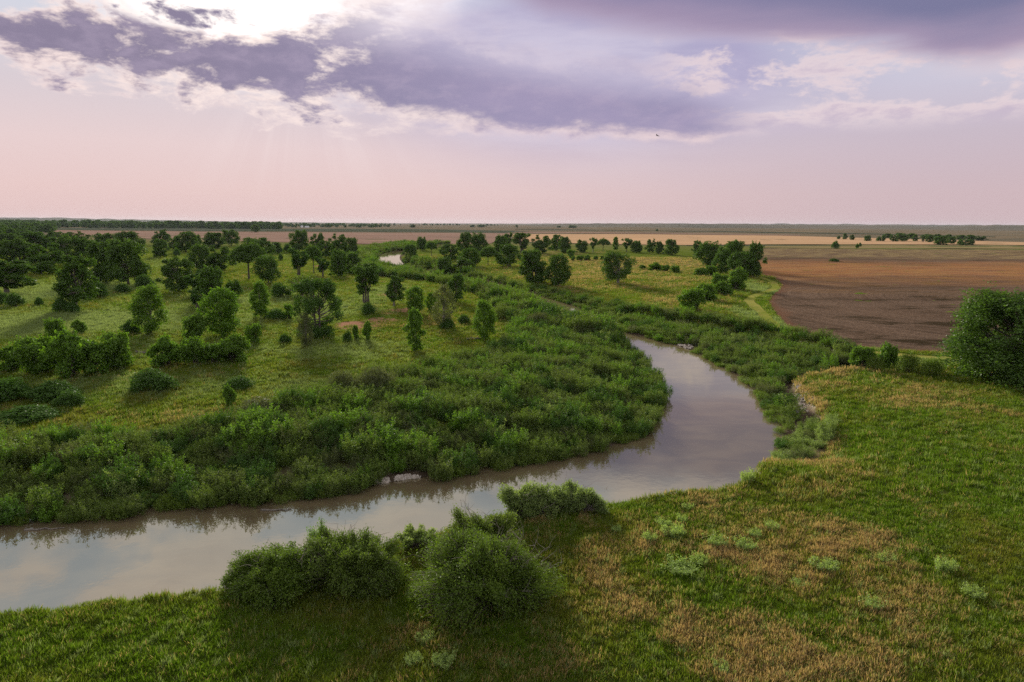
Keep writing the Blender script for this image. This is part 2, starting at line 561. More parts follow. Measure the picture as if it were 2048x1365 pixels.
def ground_material():
    m, t, o = new_mat('valley_ground')
    p = position(t)
    X, Y, Z = separate(t, p)
    n1 = noise(t, p, 0.9, 5, 0.6)
    n2 = noise(t, p, 0.10, 4, 0.6)
    n3 = noise(t, p, 4.5, 4, 0.65)
    ns = noise(t, combine(t, X * 0.02, Y * 0.12, 0.0), 1.0, 5, 0.6)
    dry, pale, bare = attr(t, 'dry'), attr(t, 'pale'), attr(t, 'bare')
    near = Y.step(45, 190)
    g = mixc(t, n2.step(0.35, 0.65), GREEN_A, GREEN_B)
    g = mixc(t, n1.step(0.38, 0.7) * 0.6, g, (0.035, 0.055, 0.010, 1))
    dm = (dry + (n3 - 0.5) * 0.9 + (n1 - 0.5) * 0.7 + (ns - 0.5) * 0.5 * near).step(0.28, 0.75)
    g = mixc(t, dm, g, mixc(t, n2.step(0.4, 0.6), TAN_A, TAN_B))
    pm_ = (pale + (n3 - 0.5) * 0.8 + (n1 - 0.5) * 0.8).step(0.25, 0.75)
    g = mixc(t, pm_ * 0.85, g, PALE_A)
    # thatch and soil between the near tufts
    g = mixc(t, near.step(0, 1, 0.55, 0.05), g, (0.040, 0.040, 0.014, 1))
    bm = (bare + (n1 - 0.5) * 0.5 + (n3 - 0.5) * 0.3).step(0.3, 0.6)
    g = mixc(t, bm, g, mixc(t, n3, (0.30, 0.16, 0.09, 1), (0.22, 0.13, 0.08, 1)))
    # mud and pale silt along the water
    mud = Z.step(-0.75, -1.35)
    g = mixc(t, mud, g, mixc(t, n1.step(0.4, 0.65), (0.085, 0.062, 0.038, 1), (0.15, 0.12, 0.085, 1)))
    wet = Z.step(-1.3, -1.55)
    g = mixc(t, wet * 0.7, g, (0.04, 0.031, 0.021, 1))
    # far plain: grazing land in faint drifts
    farm = Y.step(420, 900)
    nf = noise(t, combine(t, X * 0.0012, Y * 0.0022, 0.0), 3.0, 6, 0.6)
    nff = noise(t, combine(t, X * 0.004, Y * 0.02, 2.0), 2.0, 5, 0.6)
    fc = mixc(t, nf.step(0.38, 0.62), (0.150, 0.115, 0.068, 1), (0.088, 0.082, 0.056, 1))
    fc = mixc(t, nff.step(0.45, 0.7) * 0.5, fc, (0.210, 0.150, 0.085, 1))
    g = mixc(t, farm, g, fc)
    tn = t.nodes.new('ShaderNodeNewGeometry')
    sx_, sy_, sz_ = separate(t, tn.outputs['Normal'])
    steep = sz_.step(0.86, 0.70) * Z.step(-1.55, -1.2)
    g = mixc(t, steep * 0.9, g, mixc(t, n3.step(0.35, 0.65), (0.36, 0.29, 0.215, 1), (0.17, 0.135, 0.10, 1)))
    g = mixc(t, Y.step(150, 280) * Y.step(700, 420) * 0.5, g, mixc(t, 1.0, g, (0.68, 0.70, 0.66, 1), 'MULTIPLY'))  # shade among the thinning far grass, put into the ground colour
    hgt = n3 * 0.4 + n1
    nb = bump(t, hgt, 0.6, 0.35)
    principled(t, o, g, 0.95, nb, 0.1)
    return m


M_GROUND = ground_material()


def mesh_obj(name, verts, faces, mat=None, parent=None, smooth_shade=False, link_it=True):
    me = bpy.data.meshes.new(name)
    verts = np.asarray(verts, np.float32)
    faces = np.asarray(faces, np.int32)
    n, k = faces.shape
    me.vertices.add(len(verts))
    me.vertices.foreach_set('co', verts.ravel())
    me.loops.add(n * k)
    me.loops.foreach_set('vertex_index', faces.ravel())
    me.polygons.add(n)
    me.polygons.foreach_set('loop_start', np.arange(0, n * k, k, dtype=np.int32))
    if smooth_shade:
        me.polygons.foreach_set('use_smooth', np.ones(n, bool))
    me.update(calc_edges=True)
    if mat:
        me.materials.append(mat)
    o = bpy.data.objects.new(name, me)
    if link_it:
        COL.objects.link(o)
    if parent:
        o.parent = parent
    return o


def set_attr(o, name, vals, domain='POINT', kind='FLOAT'):
    a = o.data.attributes.new(name, kind, domain)
    a.data.foreach_set('value' if kind in ('FLOAT', 'INT') else 'vector', np.ascontiguousarray(vals).ravel())


def tag(o, label=None, cat=None, group=None, kind=None):
    if label:
        o['label'] = label
    if cat:
        o['category'] = cat
    if group:
        o['group'] = group
    if kind:
        o['kind'] = kind
    return o


def graded(start, stop, base, k):
    v = [start]
    while v[-1] < stop:
        v.append(v[-1] + max(base, k * abs(v[-1])) * (1 if abs(v[-1]) < 500 else 4))
    v[-1] = stop
    return v


FAR = 15000.0
gy = [-FAR, -9000, -5000, -2500, -1200, -600, -300, -150, -70, -30, -10] + graded(0, FAR, 0.55, 0.0085)
gxp = graded(0, FAR, 0.62, 0.0095)
gx = [-v for v in gxp[:0:-1]] + gxp
GX, GY = np.meshgrid(np.array(gx), np.array(gy))
GZ = height(GX, GY)
GV = np.stack([GX.ravel(), GY.ravel(), GZ.ravel()], 1)
nx_, ny_ = len(gx), len(gy)
ii = np.arange((ny_ - 1) * (nx_ - 1))
a_ = (ii // (nx_ - 1)) * nx_ + ii % (nx_ - 1)
GF = np.stack([a_, a_ + 1, a_ + 1 + nx_, a_ + nx_], 1)
ground = mesh_obj('ground', GV, GF, M_GROUND, smooth_shade=True)
tag(ground, kind='structure')
zd, zp, zb_ = zones(GV[:, 0], GV[:, 1])
set_attr(ground, 'dry', zd.astype(np.float32))
set_attr(ground, 'pale', zp.astype(np.float32))
set_attr(ground, 'bare', zb_.astype(np.float32))

# ------------------------------------------------------------------ water
m, t, o = new_mat('muddy_water')
p = position(t)
X, Y, Z = separate(t, p)
w1 = noise(t, combine(t, X * 0.5, Y * 0.5, 0.0), 3.0, 4, 0.6)
w2 = noise(t, combine(t, X * 0.05, Y * 0.05, 0.0), 2.0, 3, 0.5)
fl = noise(t, combine(t, X * 0.09, Y * 0.16, 4.0), 2.0, 4, 0.55, 0.8)
nb = bump(t, w1 * w2.step(0.35, 0.65, 0.35, 1.0), 0.05, 0.08)
mudc = mixc(t, fl.step(0.35, 0.65), (0.150, 0.115, 0.062, 1), (0.115, 0.088, 0.049, 1))
dif = t.nodes.new('ShaderNodeBsdfDiffuse')
t.links.new(mudc, dif.inputs[0])
gl = t.nodes.new('ShaderNodeBsdfGlossy')
gl.inputs['Color'].default_value = (0.92, 0.98, 0.87, 1)
link(t, fl.step(0.4, 0.7, 0.015, 0.045), gl.inputs['Roughness'])
t.links.new(nb, gl.inputs['Normal'])
fr = t.nodes.new('ShaderNodeFresnel')
fr.inputs['IOR'].default_value = 3.0
t.links.new(nb, fr.inputs['Normal'])
mx = t.nodes.new('ShaderNodeMixShader')
t.links.new(fr.outputs[0], mx.inputs[0])
t.links.new(dif.outputs[0], mx.inputs[1])
t.links.new(gl.outputs[0], mx.inputs[2])
t.links.new(mx.outputs[0], o.inputs[0])
M_WATER = m
wp = np.array(river_poly)
x0, y0 = wp.min(0) - 3
x1, y1 = wp.max(0) + 3
wxs = np.linspace(x0, x1, 90)
wys = np.linspace(y0, y1, 90)
WX, WY = np.meshgrid(wxs, wys)
WV = np.stack([WX.ravel(), WY.ravel(), np.full(WX.size, WATER_Z)], 1)
ii = np.arange(89 * 89)
a_ = (ii // 89) * 90 + ii % 89
WF = np.stack([a_, a_ + 1, a_ + 91, a_ + 90], 1)
fx = WX.ravel()[WF].mean(1)
fy = WY.ravel()[WF].mean(1)
keep = inside(fx, fy, river_poly) | (dist_line(fx, fy, river_poly) < 7)
water = mesh_obj('river_water', WV, WF[keep], M_WATER)
tag(water, kind='structure')

# ------------------------------------------------------------------ fields of the plain
def field(name, poly, mat, lift, step):
    """a sheet that lies on the terrain inside a polygon"""
    poly = [Vector(p) for p in poly]
    xs_ = [p.x for p in poly]
    ys_ = [p.y for p in poly]
    pts = list(poly)
    n = len(poly)
    edges = [(i, (i + 1) % n) for i in range(n)]
    gx_ = np.arange(min(xs_), max(xs_), step)
    gy_ = np.arange(min(ys_), max(ys_), step)
    A, B = np.meshgrid(gx_, gy_)
    A, B = A.ravel() + 0.01, B.ravel() + 0.013
    ok = inside(A, B, [(p.x, p.y) for p in poly]) & (dist_line(A, B, [(p.x, p.y) for p in poly + poly[:1]]) > step * 0.4)
    pts += [Vector((a, b)) for a, b in zip(A[ok], B[ok])]
    vs, _, fs, _, _, _ = delaunay_2d_cdt(pts, edges, [], 1, 1e-4)
    va = np.array([(v.x, v.y) for v in vs])
    z = height(va[:, 0], va[:, 1]) + lift
    o = mesh_obj(name, np.column_stack([va, z]), np.array([f[:3] for f in fs]), mat, smooth_shade=True)
    return tag(o, kind='structure')


def field_material(name, c1, c2, c3, sx, sy, rows=None, bumpy=0.3):
    m, t, o = new_mat(name)
    p = position(t)
    X, Y, Z = separate(t, p)
    a = noise(t, combine(t, X * sx, Y * sy, 1.0), 1.0, 6, 0.62, 0.3)
    b = noise(t, p, 1.1, 5, 0.65)
    c = noise(t, combine(t, X * sx * 4, Y * sy * 4, 7.0), 1.0, 5, 0.6)
    col = mixc(t, a.step(0.36, 0.64), c1, c2)
    col = mixc(t, c.step(0.48, 0.72) * 0.7, col, c3)
    col = mixc(t, b.step(0.3, 0.75) * 0.35, col, mixc(t, 1.0, col, (0.45, 0.45, 0.45, 1), 'MULTIPLY'))
    principled(t, o, col, 0.95, bump(t, b, bumpy, 0.3), 0.1)
    return m


# ploughed field: grey brown clods, a weedy rust-red strip across its far part, dark damp spots
m, t, o = new_mat('ploughed_soil')
p = position(t)
X, Y, Z = separate(t, p)
a = noise(t, combine(t, X * 0.018, Y * 0.03, 0), 1.0, 6, 0.62, 0.4)
b = noise(t, p, 1.3, 6, 0.7)
c = noise(t, combine(t, X * 0.07, Y * 0.16, 5.0), 1.0, 5, 0.6, 0.3)
d = noise(t, combine(t, X * 0.012, Y * 0.035, 9.0), 1.0, 6, 0.65, 0.2)
rr = ((X - 150) * (X - 150) + (Y - 175) * (Y - 175)).pow(0.5)
furrow = noise(t, combine(t, rr * 0.55, X * 0.004, 0.0), 1.0, 3, 0.6)
clod = noise(t, p, 3.2, 4, 0.7)
patch = noise(t, combine(t, X * 0.035, Y * 0.06, 2.0), 1.0, 5, 0.65, 0.5)
row = noise(t, combine(t, rr * 1.1, X * 0.01, 3.0), 1.0, 2, 0.5)
soil = mixc(t, a.step(0.38, 0.62), (0.165, 0.125, 0.098, 1), (0.100, 0.078, 0.062, 1))
soil = mixc(t, patch.step(0.42, 0.62) * 0.6, soil, (0.190, 0.150, 0.122, 1))
soil = mixc(t, furrow.step(0.42, 0.6) * 0.45, soil, (0.220, 0.172, 0.138, 1))
soil = mixc(t, row.step(0.5, 0.66) * 0.40, soil, (0.070, 0.055, 0.043, 1))
soil = mixc(t, b.step(0.46, 0.62) * 0.55, soil, (0.060, 0.047, 0.036, 1))
soil = mixc(t, clod.step(0.55, 0.7) * 0.5, soil, (0.230, 0.185, 0.150, 1))
wetm = c.step(0.52, 0.62) * a.step(0.44, 0.54)
soil = mixc(t, wetm * 0.8, soil, (0.036, 0.032, 0.019, 1))
stray = d.step(0.56, 0.68) * b.step(0.45, 0.6)
soil = mixc(t, stray * 0.5, soil, (0.120, 0.105, 0.045, 1))
redn = (d - 0.5) * 150.0 + (c - 0.5) * 60.0
red = (Y + redn - X * 0.10).step(195, 285) * (Y + redn).step(420, 345)
weed = mixc(t, c.step(0.35, 0.65), (0.320, 0.130, 0.050, 1), (0.300, 0.170, 0.062, 1))
stk = noise(t, combine(t, X * 0.03, Y * 0.30, 6.0), 1.0, 5, 0.65)
soil = mixc(t, 1.0, soil, (0.72, 0.64, 0.54, 1), 'MULTIPLY')
soil = mixc(t, red * 0.75 * (b * 0.4 + c * 0.5 + stk * 0.9).step(0.66, 0.98, 0.05, 1.0), soil, weed)
strw = (Y + redn * 0.5).step(410, 450)
soil = mixc(t, strw * c.step(0.4, 0.6), soil, (0.210, 0.160, 0.075, 1))
edge_w = attr(t, 'rim')
soil = mixc(t, (edge_w + (b - 0.5) * 0.8 + (c - 0.5) * 0.6).step(0.6, 0.95), soil, (0.125, 0.070, 0.042, 1))
principled(t, o, soil, 0.95, bump(t, b + furrow * 0.6 + clod * 0.4, 1.0, 0.4), 0.1)
M_SOIL = m
PLOUGH_PX = [(1527, 552), (1549, 558), (1562, 569), (1557, 581), (1541, 594), (1539, 610), (1552, 628), (1568, 648), (1598, 667), (1650, 683), (1720, 694), (1800, 702), (1900, 706), (2060, 712),
             (2300, 722), (2900, 735)]
pl = smooth_line([at(x, y) for x, y in PLOUGH_PX], 5) + [at(3400, 520), at(2300, 503), at(2048, 500), at(1800, 499), at(1640, 499), at(1530, 497), at(1470, 505), at(1470, 530)]
plough = field('ploughed_field', pl, M_SOIL, 0.10, 9.0)
pv = np.array([v.co[:] for v in plough.data.vertices])
set_attr(plough, 'rim', np.exp(-dist_line(pv[:, 0], pv[:, 1], pl[:76]) / 2.5).astype(np.float32))

M_WHEAT = field_material('ripe_wheat', (0.46, 0.30, 0.165, 1), (0.38, 0.25, 0.14, 1), (0.30, 0.20, 0.115, 1), 0.004, 0.02)
M_STUB = field_material('mauve_stubble', (0.250, 0.165, 0.122, 1), (0.195, 0.132, 0.100, 1), (0.31, 0.21, 0.145, 1), 0.003, 0.012)
M_CROP = field_material('green_crop', (0.052, 0.066, 0.040, 1), (0.072, 0.078, 0.050, 1), (0.040, 0.055, 0.036, 1), 0.001, 0.006)
M_TANGRASS = field_material('dry_grass', (0.24, 0.175, 0.085, 1), (0.175, 0.150, 0.065, 1), (0.11, 0.115, 0.045, 1), 0.006, 0.03)


def px_field(name, pts, mat, lift, step):
    return field(name, [at(x, y) for x, y in pts], mat, lift, step)


px_field('stubble_field', [(90, 461.5), (420, 464.5), (800, 466), (1020, 467.5), (1020, 474), (980, 488), (880, 493), (760, 489), (600, 486), (300, 478), (120, 470)], M_STUB, 0.25, 120)
px_field('wheat_field', [(1022, 469), (1300, 469.5), (1560, 472), (1700, 476), (1960, 483), (2300, 492), (2300, 494), (1960, 490), (1700, 490), (1540, 490), (1380, 491), (1200, 489), (1030, 484)], M_WHEAT, 0.30, 120)
px_field('dark_crop_field', [(-300, 455.5), (130, 456.5), (500, 457.5), (860, 459), (1060, 463), (1010, 466), (800, 464.5), (420, 463), (80, 460), (-300, 458.5)], M_CROP, 0.35, 300)
px_field('dry_pasture', [(1530, 493), (1700, 491.5), (1960, 491.5), (2300, 496), (2300, 501), (2048, 498.5), (1800, 497.5), (1640, 497.5), (1530, 496)], M_TANGRASS, 0.20, 60)

px_field('dark_hedge_strip', [(1030, 458.6), (1400, 462.8), (1750, 468), (1990, 474), (1990, 475), (1750, 469.6), (1400, 463.8), (1030, 459.4)], M_CROP, 0.5, 200)
px_field('fallow_strip', [(1030, 464.5), (1300, 466.5), (1600, 471), (1600, 472.2), (1300, 468.2), (1030, 466.3)], M_STUB, 0.45, 160)
px_field('ditch_strip', [(1370, 490.6), (1540, 491.5), (1720, 492.3), (1720, 493.2), (1540, 493.0), (1370, 492.4)], M_CROP, 0.35, 60)
# mown two-wheel track that winds between river and ploughed field
m, t, o = new_mat('mown_track')
p = position(t)
b = noise(t, p, 1.2, 5, 0.65)
c = noise(t, p, 0.12, 4, 0.6)
col = mixc(t, c.step(0.4, 0.6), (0.150, 0.175, 0.028, 1), (0.220, 0.210, 0.052, 1))
col = mixc(t, b.step(0.45, 0.7) * 0.5, col, (0.075, 0.105, 0.018, 1))
principled(t, o, col, 0.95, bump(t, b, 0.5, 0.2), 0.1)
M_TRACK = m


TRACK_LINES = []


def ribbon(name, px, width, mat, lift):
    line = smooth_line([at(x, y) for x, y in px], 8)
    TRACK_LINES.append(line)
    vs, fs = [], []
    for i, (x, y) in enumerate(line):
        x2, y2 = line[min(i + 1, len(line) - 1)]
        x3, y3 = line[max(i - 1, 0)]
        L = math.hypot(x2 - x3, y2 - y3) or 1
        nx, ny = -(y2 - y3) / L, (x2 - x3) / L
        for k in (-1, 1):
            w = width * 0.5 * k * (1 + 0.18 * math.sin(i * 0.9 + k))
            vs.append((x + nx * w, y + ny * w))
        if i:
            fs.append((2 * i - 2, 2 * i - 1, 2 * i + 1, 2 * i))
    va = np.array(vs)
    z = height(va[:, 0], va[:, 1]) + lift
    o = mesh_obj(name, np.column_stack([va, z]), np.array(fs), mat, smooth_shade=True)
    return tag(o, kind='structure')


ribbon('grass_track', [(1520, 556), (1546, 566), (1548, 578), (1510, 592), (1500, 604), (1522, 626), (1540, 645), (1560, 662), (1620, 684), (1720, 702), (1850, 715), (2000, 722), (2200, 730)], 2.6, M_TRACK, 0.07)

# ------------------------------------------------------------------ hills on the horizon
m, t, o = new_mat('hill_grassland')
p = position(t)
X, Y, Z = separate(t, p)
a = noise(t, combine(t, X * 0.0011, Y * 0.0008, Z * 0.03), 1.0, 6, 0.62)
col = mixc(t, a.step(0.36, 0.64), (0.125, 0.110, 0.080, 1), (0.082, 0.078, 0.058, 1))
principled(t, o, col, 0.95, None, 0.1)
M_HILL = m


def ridge(name, dist, depth, profile, seed):
    """a long rolling rise; profile gives height against azimuth in degrees"""
    azs = np.arange(-80, 80.01, 0.25)
    pa = np.array([p[0] for p in profile])
    ph = np.array([p[1] for p in profile])
    hh = np.interp(azs, pa, ph)
    hh = hh * (1 + 0.10 * fbm(azs * 60, azs * 0, 210, 4, seed)) + 1.0 * fbm(azs * 60, azs * 0 + 3, 90, 4, seed + 1)
    rows = 16
    vs = []
    for j in range(rows):
        f = j / (rows - 1)
        r = dist + depth * f
        prof = math.sin(min(1, f * 1.5) * math.pi / 2) ** 1.4 if f < 0.67 else math.cos((f - 0.67) / 0.33 * math.pi / 2)
        z = np.maximum(hh, 0) * prof * (1 + 0.2 * fbm(azs * 60, azs * 0 + f * 900, 160, 3, seed + 2)) - 2.5
        vs.append(np.stack([np.sin(np.radians(azs)) * r, np.cos(np.radians(azs)) * r, z], 1))
    vs = np.concatenate(vs)
    n = len(azs)
    ii = np.arange((rows - 1) * (n - 1))
    a_ = (ii // (n - 1)) * n + ii % (n - 1)
    o = mesh_obj(name, vs, np.stack([a_, a_ + 1, a_ + 1 + n, a_ + n], 1), M_HILL, smooth_shade=True)
    return tag(o, kind='structure')


ridge('far_hills', 10500, 2800, [(-80, 50), (-45, 55), (-37, 55), (-30, 44), (-26, 30), (-20, 14), (-10, 8), (0, 14), (4, 22), (10, 30), (20, 40), (30, 40), (37, 44), (50, 60), (80, 60)], 31)
ridge('rolling_hills', 4200, 3000, [(-80, 0), (-5, 0), (1, 3), (4, 17), (8, 25), (14, 27), (20, 24), (26, 20), (29, 24), (31, 19), (35, 30), (40, 36), (60, 32), (80, 30)], 41)

# =================================================================== plants
def leaf_material(name, c1, c2, c3, trans=0.35, gloss=0.015, source='GEOMETRY'):
    """leaf colour varies leaf by leaf (attribute 'tint') and plant by plant"""
    m, t, o = new_mat(name)
    tint = attr(t, 'tint')
    oi = t.nodes.new('ShaderNodeObjectInfo')
    rnd = V(t, oi.outputs['Random'])
    col = mixc(t, tint, c1, c2)
    col = mixc(t, rnd.step(0.0, 1.0, 0.0, 0.65, False), col, c3)
    d = t.nodes.new('ShaderNodeBsdfDiffuse')
    tr = t.nodes.new('ShaderNodeBsdfTranslucent')
    t.links.new(col, d.inputs[0])
    t.links.new(mixc(t, 1.0, col, (1.25, 1.3, 0.6, 1), 'MULTIPLY'), tr.inputs[0])
    mx = t.nodes.new('ShaderNodeMixShader')
    mx.inputs[0].default_value = trans
    t.links.new(d.outputs[0], mx.inputs[1])
    t.links.new(tr.outputs[0], mx.inputs[2])
    g = t.nodes.new('ShaderNodeBsdfGlossy')
    g.inputs['Roughness'].default_value = 0.45
    m2 = t.nodes.new('ShaderNodeMixShader')
    m2.inputs[0].default_value = gloss
    t.links.new(mx.outputs[0], m2.inputs[1])
    t.links.new(g.outputs[0], m2.inputs[2])
    t.links.new(m2.outputs[0], o.inputs[0])
    return m


M_COTTON = leaf_material('cottonwood_leaves', (0.048, 0.101, 0.014, 1), (0.091, 0.175, 0.022, 1), (0.067, 0.120, 0.022, 1), 0.25)
M_BIG = leaf_material('dense_tree_leaves', (0.046, 0.096, 0.014, 1), (0.100, 0.180, 0.024, 1), (0.06, 0.12, 0.020, 1), 0.35)
M_YOUNG = leaf_material('young_poplar_leaves', (0.066, 0.144, 0.013, 1), (0.136, 0.260, 0.022, 1), (0.101, 0.180, 0.024, 1), 0.35)
M_WILLOW = leaf_material('willow_leaves', (0.077, 0.140, 0.016, 1), (0.157, 0.234, 0.027, 1), (0.128, 0.176, 0.035, 1), 0.32)
M_NEARWIL = leaf_material('near_willow_leaves', (0.060, 0.118, 0.012, 1), (0.136, 0.210, 0.022, 1), (0.101, 0.150, 0.026, 1), 0.32)
M_GREYWIL = leaf_material('grey_willow_leaves', (0.078, 0.104, 0.034, 1), (0.124, 0.150, 0.052, 1), (0.104, 0.122, 0.050, 1), 0.3)
M_PALEWIL = leaf_material('pale_willow_leaves', (0.150, 0.220, 0.060, 1), (0.240, 0.320, 0.090, 1), (0.18, 0.25, 0.075, 1), 0.38)
M_SHRUB = leaf_material('shrub_leaves', (0.040, 0.096, 0.013, 1), (0.079, 0.166, 0.022, 1), (0.059, 0.112, 0.022, 1), 0.28)
M_WEED = leaf_material('pale_weed_leaves', (0.190, 0.290, 0.070, 1), (0.290, 0.390, 0.110, 1), (0.24, 0.32, 0.10, 1), 0.4)


def bark_material(name, c1, c2):
    m, t, o = new_mat(name)
    p = position(t)
    X, Y, Z = separate(t, p)
    n = noise(t, combine(t, X * 6.0, Y * 6.0, Z * 1.2), 1.0, 5, 0.65)
    principled(t, o, mixc(t, n.step(0.35, 0.65), c1, c2), 0.9, bump(t, n, 0.6, 0.05), 0.15)
    return m


M_BARK = bark_material('cottonwood_bark', (0.075, 0.062, 0.050, 1), (0.145, 0.125, 0.105, 1))
M_PALEBARK = bark_material('pale_bark', (0.26, 0.23, 0.20, 1), (0.17, 0.15, 0.13, 1))
M_DEADWOOD = bark_material('dead_grey_wood', (0.21, 0.19, 0.155, 1), (0.12, 0.105, 0.085, 1))


class Tubes:
    def __init__(self):
        self.v, self.f, self.n = [], [], 0

    def add(self, pts, rads, sides=6):
        pts = np.asarray(pts, float)
        k = len(pts)
        tang = np.gradient(pts, axis=0)
        tang /= np.linalg.norm(tang, axis=1)[:, None] + 1e-9
        ref = np.array([0.31, 0.95, 0.05]) if abs(tang[0][1]) < 0.9 else np.array([1.0, 0.1, 0.0])
        n1 = np.cross(tang, ref)
        n1 /= np.linalg.norm(n1, axis=1)[:, None] + 1e-9
        n2 = np.cross(tang, n1)
        an = np.arange(sides) * 2 * np.pi / sides
        ring = (np.cos(an)[None, :, None] * n1[:, None, :] + np.sin(an)[None, :, None] * n2[:, None, :]) * np.asarray(rads)[:, None, None]
        self.v.append((pts[:, None, :] + ring).reshape(-1, 3))
        i = np.arange(k - 1)[:, None] * sides
        j = np.arange(sides)[None, :]
        a = i + j
        b = i + (j + 1) % sides
        self.f.append(np.stack([a, b, b + sides, a + sides], -1).reshape(-1, 4) + self.n)
        self.n += k * sides

    def mesh(self, name, mat):
        return mesh_obj(name, np.concatenate(self.v), np.concatenate(self.f), mat, smooth_shade=True, link_it=False)


def unit(a):
    return a / (np.linalg.norm(a, axis=-1, keepdims=True) + 1e-9)


def leaves_mesh(name, pos, nrm, size, aspect, tint, mat, rs, along=None):
    """one diamond per leaf, slightly folded towards its tip"""
    n = len(pos)
    nrm = unit(nrm)
    if along is None:
        along = rs.normal(size=(n, 3))
    u = unit(along - nrm * (along * nrm).sum(1)[:, None])
    v = np.cross(nrm, u)
    L = size[:, None]
    W = L * aspect
    tip = pos + u * L * 0.5 - nrm * L * 0.10
    tail = pos - u * L * 0.5
    s1 = pos + v * W * 0.5 + u * L * 0.04
    s2 = pos - v * W * 0.5 + u * L * 0.04
    vs = np.stack([tail, s1, tip, s2], 1).reshape(-1, 3)
    fs = np.arange(n * 4).reshape(n, 4)
    o = mesh_obj(name, vs, fs, mat, link_it=False)
    set_attr(o, 'tint', np.repeat(np.clip(tint, 0, 1), 4).astype(np.float32))
    return o


def lobes_leaves(rs, centres, radii, n, squash=0.85, spread=0.30, jut=0.0):
    """leaf spots on the shells of many lobes, thicker above and outside"""
    centres = np.asarray(centres)
    radii = np.asarray(radii)
    p = radii ** 2
    idx = rs.choice(len(radii), n, p=p / p.sum())
    d = unit(rs.normal(size=(n, 3)) + np.array([0, 0, 0.25]))
    # clumps inside every lobe make its outline uneven
    k = 7
    cl = unit(rs.normal(size=(len(radii), k, 3)))
    best = (cl[idx] * d[:, None, :]).sum(-1).max(1)
    r = radii[idx] * (0.66 + 0.42 * best ** 3 + rs.normal(size=n) * spread * 0.4)
    r *= np.where(rs.rand(n) < 0.18, rs.uniform(0.4, 0.9, n), 1.0)
    pos = centres[idx] + d * r[:, None] * np.array([1, 1, squash])
    nrm = d * 0.8 + rs.normal(size=(n, 3)) * 0.6 + np.array([0, 0, 0.35])
    return pos, nrm, best, idx


